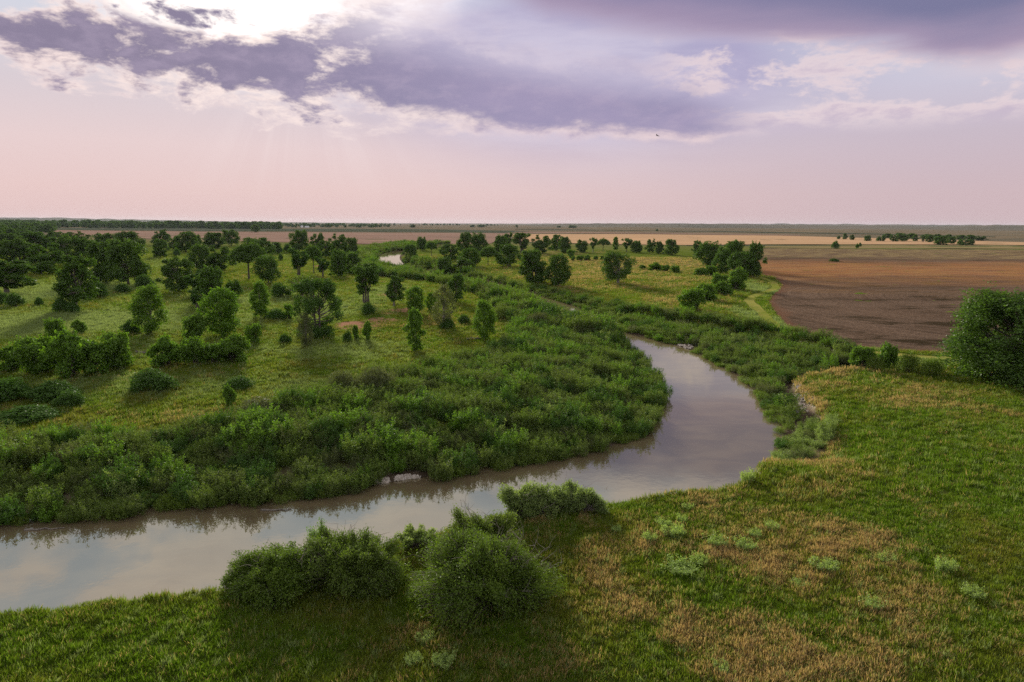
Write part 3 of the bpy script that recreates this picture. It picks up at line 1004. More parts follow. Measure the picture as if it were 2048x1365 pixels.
def tree_proto(seed, H, W, kind, n_leaves, leaf, mat, bark, trunks=1, lean=0.0, clear=0.22):
    """a crown mesh and a trunk mesh (trunk with its limbs), origin at the foot"""
    rs = np.random.RandomState(seed)
    tb = Tubes()
    cs, rd = [], []
    if kind == 'broad':
        n = (rs.randint(27, 34) if seed % 3 else 19) if seed < 190 else 64
        off = rs.uniform(-.12, .12, 2) * W
        sk = rs.uniform(0.7, 1.1)
        for i in range(n):
            f = clear + (0.90 - clear) * (i + rs.rand()) / n
            g_ = (f - clear * 0.6) / (1 - clear * 0.6)
            env = max(0.12, math.sin(math.pi * min(0.97, 0.13 + 0.84 * g_) ** sk)) ** 0.55
            a = i * 2.399 + rs.uniform(-0.5, 0.5)
            bulge = 1 + 0.20 * math.sin(2 * a + seed) + 0.10 * math.sin(3 * a + 2.0 * seed + 6 * f)
            rr = W * 0.39 * env * bulge * math.sqrt(rs.uniform(0.15, 1.0))
            cs.append((math.cos(a) * rr + off[0] * f, math.sin(a) * rr + off[1] * f, f * H))
            rd.append(min(W, H) * rs.uniform(0.075, 0.18) * (1.0 if seed < 190 else 1.12))
        for i in range(9):
            a = rs.uniform(0, 6.28)
            f = rs.uniform(0.30, 0.99)
            rr = W * rs.uniform(0.32, 0.50) * (1.15 - 0.75 * f)
            cs.append((math.cos(a) * rr + off[0] * f, math.sin(a) * rr + off[1] * f, f * H))
            rd.append(min(W, H) * rs.uniform(0.05, 0.10))
    elif kind == 'umbrella':
        for i in range(24):
            a = i * 2.399
            rr = W * 0.5 * math.sqrt((i + 0.5) / 24) * 0.86
            z = H * (0.86 - 0.40 * (rr / (W * 0.5)) ** 2.4) + rs.uniform(-.05, .04) * H
            cs.append((math.cos(a) * rr, math.sin(a) * rr, z))
            rd.append(W * rs.uniform(0.10, 0.16))
    elif kind == 'vase':
        for i in range(22):
            a = i * 2.399
            f = rs.uniform(0.25, 0.92)
            rr = W * 0.5 * (0.25 + 0.75 * f) * math.sqrt(rs.uniform(0.1, 0.8))
            cs.append((math.cos(a) * rr, math.sin(a) * rr, H * f))
            rd.append(W * rs.uniform(0.09, 0.16) * (0.7 + 0.5 * f))
    elif kind == 'upright':
        for i in range(34):
            f = (i + 0.5) / 34
            a = i * 2.399 + rs.uniform(-.5, .5)
            env = (0.62 + 0.38 * math.sin(f * 2.9)) * (1.0 if f < 0.72 else math.sqrt(max(0.05, (1.04 - f) / 0.32)))
            rr = W * 0.5 * env * math.sqrt(rs.uniform(0.05, 0.75))
            cs.append((math.cos(a) * rr, math.sin(a) * rr, H * (0.08 + 0.86 * f)))
            rd.append(W * rs.uniform(0.11, 0.18))
    elif kind == 'ragged':
        for i in range(46):
            f = rs.uniform(0.06, 0.95)
            a = rs.uniform(0, 2 * math.pi)
            rr = W * 0.5 * math.sqrt(rs.uniform(0.02, 1.0)) * (0.55 + 0.6 * math.sin(f * 3.0))
            cs.append((math.cos(a) * rr, math.sin(a) * rr, H * f))
            rd.append(W * rs.uniform(0.07, 0.16))
    cs = np.array(cs)
    rd = np.array(rd)
    cs[:, 2] = np.minimum(cs[:, 2], H - rd * 0.75)
    cs[:, 2] = np.maximum(cs[:, 2], rd * 0.5 + (H * clear if kind in ('broad', 'umbrella') else 0))
    cs[:, 0] += lean * cs[:, 2]
    pos, nrm, best, idx = lobes_leaves(rs, cs, rd, n_leaves)
    # loose sprays beyond the lobes
    k = n_leaves // 9
    d = unit(rs.normal(size=(k, 3)) + np.array([0, 0, 0.3]))
    ii = rs.randint(0, len(rd), k // 6 + 1).repeat(6)[:k]
    dd = unit(rs.normal(size=(k // 6 + 1, 3)) + np.array([0, 0, 0.4])).repeat(6, 0)[:k]
    sp = cs[ii] + dd * (rd[ii] * rs.uniform(0.95, 1.35, k))[:, None] + rs.normal(size=(k, 3)) * leaf * 0.35
    pos = np.concatenate([pos, sp])
    nrm = np.concatenate([nrm, d])
    best = np.concatenate([best, np.full(k, 0.95)])
    ok = pos[:, 2] > (0.15 if kind != 'upright' else 0.05)
    pos, nrm, best = pos[ok], nrm[ok], best[ok]
    lobe_t = rs.rand(len(rd))
    tint = rs.rand(len(pos)) * 0.6 + 0.4 * rs.rand() * 0 + 0.4 * np.clip(np.concatenate([lobe_t[idx], rs.rand(k)])[ok], 0, 1)
    size = leaf * rs.uniform(0.7, 1.35, len(pos))
    crown = leaves_mesh('crown', pos, nrm, size, 0.72, tint, mat, rs)
    # trunk(s) and limbs
    base_r = max(0.10, H * 0.026) if kind != 'upright' else max(0.06, H * 0.013)
    fork = H * (clear + 0.08) if kind in ('broad', 'umbrella') else H * 0.22
    for tno in range(trunks):
        ox = (tno - (trunks - 1) / 2) * base_r * 3.0
        top = np.array([lean * H * 0.62 + ox * 1.5, 0, H * 0.66])
        f0 = np.array([lean * fork + ox, 0, fork])
        pts = [np.array([ox, 0, -0.25]), np.array([ox + 0.03, 0.02, fork * 0.45]), f0, (f0 + top) / 2 + rs.normal(size=3) * H * 0.02, top]
        tb.add(pts, [base_r * 1.35, base_r * 0.95, base_r * 0.8, base_r * 0.5, base_r * 0.2], 8)
        for c, r in list(zip(cs, rd))[tno::trunks]:
            s = f0 + (top - f0) * np.clip((c[2] - fork) / (H * 0.75) - 0.12, 0, 0.85)
            mid_ = s + (c - s) * 0.5 + np.array([0, 0, -0.04 * H * rs.rand()]) + rs.normal(size=3) * 0.02 * H
            tb.add([s, mid_, c, c + (c - s) * 0.2], [base_r * 0.42, base_r * 0.3, base_r * 0.16, base_r * 0.05], 5)
    trunk = tb.mesh('trunk', bark)
    return crown, trunk, H, W


def shrub_proto(seed, H, W, n_leaves, leaf, mat, shape='round', aspect=0.5):
    rs = np.random.RandomState(seed)
    cs, rd = [], []
    n = 16 if shape == 'round' else 22
    for i in range(n):
        a = i * 2.399
        f = math.sqrt((i + 0.5) / n)
        rr = W * 0.5 * f * 0.74
        z = H * (0.70 - 0.52 * f ** 2.2) * rs.uniform(0.75, 1.12)
        if shape == 'spiky':
            z = H * rs.uniform(0.15, 0.85) * (1 - 0.3 * f)
        cs.append((math.cos(a) * rr, math.sin(a) * rr, max(z, 0.1 * H)))
        rd.append(min(W, H * 1.3) * rs.uniform(0.15, 0.24) * (0.75 if shape == 'spiky' else 1))
    cs, rd = np.array(cs), np.array(rd)
    pos, nrm, best, idx = lobes_leaves(rs, cs, rd, n_leaves, 0.9)
    k = n_leaves // 8
    ii = rs.randint(0, n, k // 5 + 1).repeat(5)[:k]
    dd = unit(rs.normal(size=(k // 5 + 1, 3)) * np.array([1, 1, .6]) + np.array([0, 0, 0.9])).repeat(5, 0)[:k]
    sp = cs[ii] + dd * (rd[ii] * rs.uniform(0.9, 1.6 if shape == 'spiky' else 1.3, k))[:, None]
    pos = np.concatenate([pos, sp])
    nrm = np.concatenate([nrm, rs.normal(size=(k, 3))])
    pos[:, 2] = np.abs(pos[:, 2]) + 0.02
    lt = rs.rand(n)
    tint = 0.55 * rs.rand(len(pos)) + 0.45 * np.concatenate([lt[idx], rs.rand(k)])
    fol = leaves_mesh('foliage', pos, nrm, leaf * rs.uniform(0.7, 1.3, len(pos)), aspect, tint, mat, rs)
    tb = Tubes()
    for c, r in zip(cs, rd):
        b = np.array([rs.normal() * 0.08 * W, rs.normal() * 0.08 * W, -0.1])
        mid_ = (b + c) / 2 + np.array([0, 0, 0.1 * H])
        tb.add([b, mid_, c], [0.03 * H ** 0.5, 0.022 * H ** 0.5, 0.008], 4)
    return fol, tb.mesh('stems', M_BARK), H, W


def stand_proto(seed, H, W, shoots, per, leaf, mat, aspect=0.3, flare=0.25):
    """a clump of willow wands of uneven height, leafy almost to the ground, feathery at the top"""
    rs = np.random.RandomState(seed)
    P, N, A, TT = [], [], [], []
    for s in range(shoots):
        a = rs.uniform(0, 6.28)
        rr = math.sqrt(rs.rand()) * W * 0.42
        root = np.array([math.cos(a) * rr, math.sin(a) * rr, 0])
        h = H * rs.uniform(0.45, 1.0) * (1 - 0.25 * rr / W)
        out = np.array([math.cos(a), math.sin(a), 0]) * flare * h * rs.rand() + rs.normal(size=3) * 0.10 * h
        f = rs.uniform(0.10, 1.0, per) ** 0.7
        lp = root + np.outer(f ** 1.5, out) + np.outer(f, [0, 0, h])
        side = unit(rs.normal(size=(per, 3)) * np.array([1, 1, .5]))
        reach = leaf * (0.5 + 1.6 * np.sin(np.clip(f, 0, 1) * 2.7)) * rs.rand(per)
        lp = lp + side * reach[:, None]
        P.append(lp)
        A.append(side * 0.7 + np.array([0, 0, 0.8]))
        N.append(unit(rs.normal(size=(per, 3)) + np.array([0, 0, 0.6])))
        TT.append(0.5 * rs.rand(per) + 0.5 * rs.rand())
    P = np.concatenate(P)
    P[:, 2] = np.maximum(P[:, 2], 0.03)
    return leaves_mesh('foliage', P, np.concatenate(N), leaf * rs.uniform(0.7, 1.4, len(P)), aspect, np.concatenate(TT), mat, rs, np.concatenate(A))


def willow_bush_proto(seed, H, W, D, n_shoots, per, leaf, mat, dead=0):
    """a close-up willow: arching shoots from the stool, narrow leaves along their outer half"""
    rs = np.random.RandomState(seed)
    tb = Tubes()
    P, N, A, TT = [], [], [], []
    # several sub-domes make the outline uneven
    nd = 9
    dc = np.stack([rs.uniform(-.30, .30, nd) * W, rs.uniform(-.30, .30, nd) * D, np.zeros(nd)], 1)
    dh = rs.uniform(0.72, 1.0, nd) * H
    dw = rs.uniform(0.24, 0.34, nd)
    tintd = rs.rand(nd)
    ncl = n_shoots // 10
    cg = rs.randint(0, nd, ncl)
    ca_ = rs.uniform(0, 2 * np.pi, ncl)
    ce_ = np.arcsin(rs.uniform(0.02, 1.0, ncl) ** 0.75)
    cr_ = rs.uniform(0.86, 1.07, ncl)
    ct_ = rs.rand(ncl)
    for s in range(n_shoots):
        q_ = rs.randint(ncl)
        g = cg[q_]
        a = ca_[q_] + rs.normal() * 0.13
        e = min(1.56, max(0.02, ce_[q_] + rs.normal() * 0.11))
        d = np.array([math.cos(a) * math.cos(e) * W * dw[g], math.sin(a) * math.cos(e) * D * dw[g], math.sin(e) * dh[g]])
        d *= rs.uniform(0.86, 1.04) * cr_[q_] * (1 + 0.12 * math.sin(3 * a + g) * math.cos(e))
        root = dc[g] * 0.35 + rs.normal(size=3) * np.array([.05 * W, .05 * D, 0])
        end = dc[g] + d
        end[2] = max(end[2], 0.12)
        ctrl = root * 0.5 + end * 0.5 + np.array([0, 0, 0.22 * H * math.cos(e)])
        tcurve = np.linspace(0, 1, 6)[:, None]
        pts = (1 - tcurve) ** 2 * root + 2 * tcurve * (1 - tcurve) * ctrl + tcurve ** 2 * end
        tb.add(pts, np.linspace(0.024, 0.004, 6) * rs.uniform(0.7, 1.4), 3)
        f = rs.uniform(0.50, 1.0, per)[:, None] ** 0.8
        lp = (1 - f) ** 2 * root + 2 * f * (1 - f) * ctrl + f ** 2 * end
        tang = unit(2 * (1 - f) * (ctrl - root) + 2 * f * (end - ctrl))
        side = unit(rs.normal(size=(per, 3)))
        lp = lp + side * leaf * 0.9 * rs.rand(per, 1) + rs.normal(size=(per, 3)) * 0.035 * H * (0.4 + f * 0.6)
        P.append(lp)
        A.append(tang * 0.7 + side * 0.6)
        N.append(unit(rs.normal(size=(per, 3)) + np.array([0, 0, 0.8])))
        TT.append(0.40 * rs.rand(per) + 0.15 * tintd[g] + 0.45 * ct_[q_])
    P = np.concatenate(P)
    P[:, 2] = np.maximum(P[:, 2], 0.03)
    fol = leaves_mesh('foliage', P, np.concatenate(N), leaf * rs.uniform(0.7, 1.4, len(P)), 0.36, np.concatenate(TT), mat, rs, np.concatenate(A))
    stems = tb.mesh('stems', M_BARK)
    dd = None
    if dead:
        tb = Tubes()
        for s in range(dead):
            a = rs.uniform(0, 2 * np.pi)
            e = rs.uniform(0.15, 1.3)
            end = np.array([math.cos(a) * math.cos(e) * W * 0.49, math.sin(a) * math.cos(e) * D * 0.49, math.sin(e) * H * 0.98]) * rs.uniform(0.85, 1.03)
            root = end * np.array([.25, .25, .0])
            ctrl = (root + end) / 2 + np.array([0, 0, 0.2 * H])
            tcurve = np.linspace(0.35, 1, 6)[:, None]
            pts = (1 - tcurve) ** 2 * root + 2 * tcurve * (1 - tcurve) * ctrl + tcurve ** 2 * end + rs.normal(size=(6, 3)) * 0.06
            tb.add(pts, np.linspace(0.022, 0.008, 6), 4)
            for k in range(5):
                b = pts[2 + k % 4]
                q2 = b + rs.normal(size=3) * 0.32 + (end - root) * 0.1
                tb.add([b, (b + q2) / 2 + rs.normal(size=3) * 0.06, q2], [0.013, 0.010, 0.005], 3)
        dd = tb.mesh('dead_branches', M_DEADWOOD)
    return fol, stems, dd, H, W


# ---- prototypes
PROTO = {}
for i, (h, w, kd, tr, ln, cl) in enumerate([(11, 11, 'broad', 1, 0.0, 0.07), (12, 11, 'broad', 2, 0.03, 0.10), (10, 10.5, 'broad', 1, -0.03, 0.03), (11.5, 10, 'broad', 1, 0.05, 0.09),
                                            (10.5, 12, 'broad', 2, 0.0, 0.02), (12, 10.5, 'broad', 1, -0.04, 0.06), (10.5, 11.5, 'broad', 1, 0.02, 0.12), (11, 10, 'broad', 2, 0.0, 0.04),
                                            (12.5, 11, 'broad', 1, 0.03, 0.08), (10, 11.5, 'broad', 2, -0.02, 0.05)]):
    PROTO['broad%d' % i] = tree_proto(100 + i, h, w, kd, 7600, 0.46, M_COTTON, M_BARK, tr, ln, cl)
PROTO['umbrella0'] = tree_proto(120, 10, 11, 'umbrella', 7500, 0.42, M_COTTON, M_BARK, 1, 0.02, 0.36)
PROTO['lean0'] = tree_proto(121, 12, 8, 'broad', 7500, 0.40, M_COTTON, M_PALEBARK, 1, -0.10, 0.20)
PROTO['vase0'] = tree_proto(122, 11, 8.5, 'vase', 6500, 0.40, M_COTTON, M_BARK, 3, 0.0, 0.1)
PROTO['vase1'] = tree_proto(123, 10, 7, 'vase', 6000, 0.38, M_SHRUB, M_BARK, 2, -0.04, 0.1)
PROTO['twin0'] = tree_proto(124, 11, 11, 'broad', 8500, 0.38, M_COTTON, M_PALEBARK, 2, 0.0, 0.12)
for i, (h, w) in enumerate([(9, 6.2), (9.5, 5.6), (8, 5.8), (9, 4.6)]):
    PROTO['upright%d' % i] = tree_proto(140 + i, h, w, 'upright', 9000, 0.27, M_YOUNG, M_PALEBARK, 1, 0.0, 0.05)
PROTO['gauzy0'] = tree_proto(150, 10, 6, 'upright', 4200, 0.28, M_GREYWIL, M_PALEBARK, 2, 0.0, 0.05)
PROTO['ragged0'] = tree_proto(151, 11, 9, 'ragged', 16000, 0.28, M_SHRUB, M_BARK, 2, 0.0, 0.05)
PROTO['ragged1'] = tree_proto(152, 6, 7, 'ragged', 3000, 0.30, M_WILLOW, M_PALEBARK, 2, 0.0, 0.05)
for i in range(3):
    PROTO['shrub%d' % i] = shrub_proto(160 + i, 3.0, 4.0 + i * 0.5, 4200, 0.26, M_SHRUB)
for i in range(3):
    PROTO['sapling%d' % i] = shrub_proto(170 + i, 3.6, 3.4, 4600, 0.24, M_YOUNG, 'spiky', 0.6)
for i in range(2):
    PROTO['greywillow%d' % i] = shrub_proto(180 + i, 3.0, 5.0, 6500, 0.20, M_GREYWIL, 'round', 0.32)
for i in range(2):
    PROTO['greenwillow%d' % i] = shrub_proto(184 + i, 3.0, 4.4, 6500, 0.20, M_WILLOW, 'round', 0.32)
for i, (h, w) in enumerate([(0.9, 1.0), (0.75, 1.2)]):
    tb = Tubes()
    for k in range(9):
        tb.add([(0.03 * math.cos(k), 0.03 * math.sin(k), -0.03), (0.1 * w * math.cos(k * 2.4), 0.1 * w * math.sin(k * 2.4), h * 0.4), (0.25 * w * math.cos(k * 2.4), 0.25 * w * math.sin(k * 2.4), h * 0.75)], [0.012, 0.009, 0.004], 3)
    PROTO['weed%d' % i] = (stand_proto(190 + i, h, w, 70, 24, 0.085, M_WEED, 0.5, 0.45), tb.mesh('stems', M_WEED), h, w)
PROTO['big0'] = tree_proto(195, 13, 12, 'broad', 48000, 0.24, M_BIG, M_BARK, 2, 0.0, 0.0)


def plant(name, proto, px, base, top, width, label, cat, group=None, z_fix=None, rot=None):
    """a copy of a prototype where the photograph shows it: Empty at the foot, its meshes under it"""
    if proto.startswith('broad') and random.Random(int(px * 31 + top * 17)).random() < 0.5:
        proto = 'broad%d' % (int(proto[5:]) + 5)
    c, tr, H, W = PROTO[proto]
    x, y, z = ground_at(px, base)
    if z_fix is not None:
        z = z_fix
    dist = math.hypot(x, y)
    d2 = direction(px, top)
    hgt = CAM_H + dist * d2.z / math.hypot(d2.x, d2.y) - z
    sl = math.sqrt(dist * dist + (CAM_H - z) ** 2)
    wid = width / FPX * sl
    rnd = random.Random(int(px * 7 + base * 13))
    if width < 0.8 * (base - top) and hgt > 0 and proto.startswith(('shrub', 'weed')):
        pass
    # the near edge of a wide low plant is lower in the picture than its middle
    e = bpy.data.objects.new(name, None)
    e.empty_display_size = 0.5
    back = min(wid * 0.35, 0.25 * dist * 0.1) if proto.startswith(('shrub', 'sapling', 'greywillow', 'greenwillow', 'weed')) else 0.0
    e.location = (x * (1 + back / dist), y * (1 + back / dist), z - 0.05)
    e.rotation_euler = (0, 0, rnd.uniform(0, 6.28) if rot is None else rot)
    s = wid / W
    if proto.startswith('sapling'):
        hgt *= 1.25
    e.scale = (s, s, max(0.2, hgt) / H)
    COL.objects.link(e)
    for src in (c, tr):
        o = src.copy()
        o.parent = e
        COL.objects.link(o)
    return tag(e, label, cat, group)

# =================================================================== the trees, one by one: prototype, x, foot, top, width (photo pixels), label
G_MID = 'cottonwood trees scattered over the left meadow'
G_ROW = 'cottonwoods in the row along the far bend of the river'
G_GROVE = 'trees of the grove beside the ploughed field'
G_YOUNG = 'young upright poplars in the meadow inside the river bend'
G_SHRUB = 'shrubs dotted over the left meadow'
G_SAP = 'leafy sapling clumps on the left meadow'

for px, base, top, w, pr, lab in [
    (14, 588, 520, 104, 'lean0', 'dark cottonwood cut by the left picture edge, bent trunk showing below its crown'),
    (82, 548, 488, 78, 'broad0', 'broad round dark cottonwood standing alone behind the tree with the leaning pale trunk'),
    (152, 622, 510, 80, 'lean0', 'tall cottonwood with a leaning pale trunk and two shrubs at its foot, left meadow'),
    (213, 566, 483, 78, 'broad2', 'left one of two wide dark cottonwoods that touch, right of the leaning trunk'),
    (257, 570, 478, 86, 'broad1', 'right one of the two wide dark cottonwoods that touch, highest of both'),
    (137, 530, 470, 66, 'broad3', 'dark cottonwood showing above and behind the tree with the leaning pale trunk'),
    (180, 528, 478, 50, 'broad4', 'dark cottonwood filling the gap between the leaning-trunk tree and the touching pair'),
    (45, 528, 478, 78, 'broad4', 'low wide dark cottonwood behind the tree cut by the left picture edge'),
    (20, 505, 466, 64, 'broad1', 'cottonwood at the left picture edge just below the distant woodland'),
    (76, 497, 463, 54, 'broad2', 'cottonwood close below the distant woodland, above the lone round dark tree'),
    (112, 492, 464, 42, 'broad3', 'small cottonwood at the right end of the near woodland, below the pale field'),
    (158, 495, 463, 44, 'broad0', 'rounded cottonwood against the stubble field, first one right of the woodland'),
    (212, 500, 467, 48, 'broad4', 'cottonwood against the stubble field above the touching pair of dark trees'),
    (262, 502, 463, 56, 'broad1', 'cottonwood with a broken outline against the stubble field, behind the touching pair'),
    (320, 490, 459, 38, 'broad0', 'dark dome-shaped cottonwood breaking the stubble field, directly behind a rounder one'),
    (321, 515, 479, 36, 'broad2', 'neat round cottonwood on a short trunk in front of the dark dome-shaped one'),
    (346, 500, 474, 22, 'broad3', 'small cottonwood tucked against the right side of the dark dome-shaped tree'),
    (372, 504, 464, 46, 'broad3', 'dark cottonwood standing free against the stubble field with a small bush left of it'),
    (395, 498, 470, 24, 'broad4', 'small rounded cottonwood leaning on the free-standing dark tree in front of the stubble field'),
    (425, 497, 464, 50, 'broad2', 'paler cottonwood against the stubble field, left neighbour of the tall dark one'),
    (463, 492, 459, 34, 'broad1', 'tall dark cottonwood reaching the crop strip, right of a paler one'),
    (403, 540, 490, 54, 'broad4', 'left tree of the dark row left of the umbrella-crowned cottonwood'),
    (443, 541, 491, 54, 'broad0', 'right tree of the dark row touching the umbrella-crowned cottonwood'),
    (498, 560, 487, 72, 'umbrella0', 'umbrella-crowned cottonwood on a dark forked trunk in the open meadow'),
    (540, 567, 510, 58, 'twin0', 'round mushroom-shaped cottonwood on a short pale trunk right of the umbrella-crowned one'),
    (515, 513, 475, 66, 'broad1', 'wide cottonwood behind the umbrella-crowned one, its left top against the stubble field'),
    (550, 508, 485, 30, 'broad3', 'low dark cottonwood at the right end of the wide crown behind the umbrella tree'),
    (358, 584, 513, 70, 'broad3', 'dark lopsided cottonwood left of the middle of the left meadow'),
    (388, 590, 540, 44, 'vase1', 'lower dark tree growing against the right flank of the lopsided cottonwood'),
    (424, 604, 533, 72, 'broad2', 'dark dense cottonwood behind the young poplar with two bright tips'),
    (395, 618, 580, 36, 'vase1', 'small dark tree at the foot of the dense cottonwood, left of the two-tipped poplar'),
    (468, 600, 560, 34, 'broad0', 'low dark limb-like tree leaning out right of the dense cottonwood'),
    (598, 506, 460, 42, 'broad1', 'tall cottonwood whose dark crown rises above the stubble field left of the river glint'),
    (634, 504, 465, 32, 'broad3', 'slim cottonwood right beside the tall dark crown in front of the stubble field'),
    (598, 553, 497, 44, 'vase1', 'upright leafy tree clothed to the ground at the left end of the riverside trees'),
    (628, 547, 492, 36, 'umbrella0', 'cottonwood with a visible straight trunk among the riverside trees'),
    (646, 555, 514, 32, 'vase1', 'lower leafy tree between the straight trunk and the wide riverside crown'),
    (677, 553, 500, 48, 'broad4', 'wide dark crown of the riverside trees left of the vase-shaped tree'),
    (706, 545, 505, 40, 'broad2', 'low dark tree at the right end of the riverside trees behind the vase-shaped one'),
    (678, 512, 467, 38, 'broad0', 'cottonwood with a small knob on top, against the stubble left of the river glint'),
    (704, 512, 476, 34, 'broad4', 'rounded cottonwood nearest the river glint on its left side, against the stubble field'),
    (652, 515, 482, 34, 'broad3', 'dark cottonwood in the gap left of the knob-topped tree'),
    (732, 605, 527, 62, 'vase0', 'vase-shaped cottonwood of several dark stems with sky gaps, a bush below it'),
    (788, 613, 551, 46, 'lean0', 'dark cottonwood leaning left beside the bare reddish ground'),
    (822, 522, 489, 38, 'broad2', 'rounded cottonwood just right of the river glint'),
    (845, 501, 474, 28, 'broad0', 'round cottonwood at the near edge of the stubble field right of the river glint'),
    (863, 513, 484, 24, 'umbrella0', 'small cottonwood on a visible trunk on tan grass right of the river glint'),
    (912, 605, 548, 44, 'broad3', 'dark cottonwood among the willow thicket behind the gauzy young poplar'),
]:
    plant('cottonwood_tree', pr, px, base, top, w, lab, 'tree', G_MID)

for px, base, top, w, pr, lab in [
    (902, 522, 489, 44, 'broad3', 'dark cottonwood at the left end of the row along the far river bend'),
    (928, 507, 465, 40, 'broad1', 'tall left crown of the highest pair in the far river row'),
    (955, 508, 466, 42, 'broad0', 'tall right crown of the highest pair in the far river row'),
    (940, 533, 497, 52, 'broad4', 'broad tree in front of the highest pair of the far river row'),
    (976, 532, 494, 34, 'umbrella0', 'tree with several bare dark trunks in the front of the far river row'),
    (1018, 533, 489, 60, 'broad1', 'wide dark tree with low limbs at the front right of the far river row'),
    (1000, 510, 471, 40, 'broad2', 'dense round tree behind the wide one with low limbs, far river row'),
    (1018, 500, 466, 20, 'vase0', 'thin upright tree rising just left of the fan-shaped one in the far river row'),
    (1044, 507, 466, 44, 'vase0', 'fan-shaped tree with an open crown in the far river row'),
    (1085, 507, 470, 44, 'broad0', 'round tree behind the pale-topped bushy one, far river row'),
    (1112, 502, 470, 30, 'broad3', 'tree with a pale gap below its crown in the far river row'),
    (1131, 506, 473, 32, 'broad2', 'dark tree of the far river row just above the upright bush on tan grass'),
    (1163, 505, 480, 34, 'broad4', 'low wide tree that starts the thinner right half of the far river row'),
    (1186, 505, 476, 18, 'vase0', 'slender tree with a pale stem in the right half of the far river row'),
    (1206, 502, 478, 28, 'umbrella0', 'flat-topped see-through tree in the right half of the far river row'),
    (1231, 501, 474, 14, 'upright3', 'thinnest poplar of the far river row, with a knob of leaves at its top'),
    (1253, 504, 477, 24, 'vase0', 'dark tree directly behind the solitary twin-trunked one'),
    (1273, 506, 482, 30, 'broad4', 'low round tree just right of the solitary twin-trunked one, in the far row'),
    (1299, 505, 478, 26, 'broad0', 'tree with a raised left shoulder near the right end of the far river row'),
    (1318, 508, 483, 24, 'broad2', 'small round tree second from the right end of the far river row'),
    (1344, 511, 479, 36, 'broad1', 'last tree at the right end of the far river row'),
]:
    plant('cottonwood_tree', pr, px, base, top, w, lab, 'tree', G_ROW)

for px, base, top, w, pr, lab in [
    (1394, 510, 480, 22, 'broad3', 'narrow tree at the far left end of the grove beside the ploughed field'),
    (1420, 534, 483, 58, 'broad0', 'big left crown of the grove beside the ploughed field'),
    (1462, 540, 481, 62, 'broad1', 'highest middle crown of the grove beside the ploughed field'),
    (1442, 547, 495, 44, 'broad4', 'dark front crown in the middle of the grove beside the ploughed field'),
    (1506, 553, 485, 46, 'broad2', 'right-hand crown of the grove, bordering the bare soil'),
    (1484, 554, 505, 54, 'broad3', 'lower front crown of the grove just left of the bare soil'),
]:
    plant('grove_tree', pr, px, base, top, w, lab, 'tree', G_GROVE)

plant('bushy_tree', 'broad2', 1068, 567, 497, 68, 'pale-topped bushy tree, left one of the touching pair in the open middle meadow', 'tree', 'touching pair of bushy trees')
plant('bushy_tree', 'broad4', 1116, 572, 510, 60, 'darker lower bushy tree, right one of the touching pair in the open middle meadow', 'tree', 'touching pair of bushy trees')
plant('solitary_tree', 'twin0', 1236, 567, 503, 68, 'solitary round tree on twin trunks in the open middle meadow', 'tree')
plant('low_tree', 'broad4', 890, 553, 514, 46, 'low spreading shrubby tree, left dome of two beside the upstream thicket', 'tree', 'low shrubby trees beside the upstream thicket')
plant('low_tree', 'broad2', 928, 553, 517, 48, 'low spreading shrubby tree, right dome of two beside the upstream thicket', 'tree', 'low shrubby trees beside the upstream thicket')
plant('large_tree', 'big0', 2018, 762, 582, 192, 'large dense green tree cut by the right picture edge beside the ploughed field', 'tree')
plant('isolated_tree', 'broad0', 511, 465, 449, 18, 'lone dark tree far out on the crop strip, below the horizon woodland', 'tree')

for px, base, top, w, pr, lab in [
    (303, 668, 570, 68, 'upright0', 'young upright poplar, first from the left, standing over sapling clumps'),
    (445, 672, 577, 72, 'upright2', 'young poplar with two bright pointed tips in front of the dense cottonwood'),
    (522, 636, 562, 44, 'upright1', 'slim young poplar with a white stem, right of the two-tipped one'),
    (636, 674, 560, 84, 'ragged0', 'ragged young cottonwood with sprawling side branches left of the bare reddish ground'),
    (831, 627, 573, 40, 'upright2', 'dense flat-topped young poplar behind the bright green slim one'),
    (831, 704, 617, 40, 'upright3', 'bright green slim young poplar nearest the viewer, on the meadow inside the river bend'),
    (888, 656, 568, 52, 'gauzy0', 'gauzy see-through young poplar with grey stems and a dark bush at its foot'),
    (968, 681, 600, 54, 'upright0', 'young poplar with a fallen log beside its foot, nearest the willow thicket'),
    (613, 694, 625, 38, 'gauzy0', 'slender greyish young poplar in front of the ragged cottonwood'),
    (862, 625, 585, 26, 'upright1', 'small yellowish young poplar between the flat-topped and the gauzy one'),
]:
    plant('young_poplar', pr, px, base, top, w, lab, 'tree', G_YOUNG)
plant('straggly_tree', 'ragged1', 603, 597, 550, 56, 'straggly yellow-green tree left of the top of the ragged cottonwood', 'tree')

# fallen log and its broken limb
def log(px, py, length, ang, lab):
    x, y, z = ground_at(px, py)
    e = bpy.data.objects.new('fallen_log', None)
    e.location = (x, y, z)
    e.rotation_euler = (0, 0, ang)
    COL.objects.link(e)
    tb = Tubes()
    tb.add([(-length / 2, 0, 0.18), (0, 0.05, 0.22), (length * 0.3, 0.1, 0.2), (length / 2, 0.12, 0.3)], [0.17, 0.16, 0.13, 0.08], 8)
    o = tb.mesh('log', M_DEADWOOD)
    o.parent = e
    COL.objects.link(o)
    for a, b in ((0.1, 0.9), (-0.3, -0.7)):
        tb = Tubes()
        tb.add([(length * a, 0, 0.22), (length * (a + .1), b * 0.5, 0.5), (length * (a + .15), b, 0.6)], [0.06, 0.045, 0.02], 5)
        o = tb.mesh('limb', M_DEADWOOD)
        o.parent = e
        COL.objects.link(o)
    return tag(e, lab, 'log')


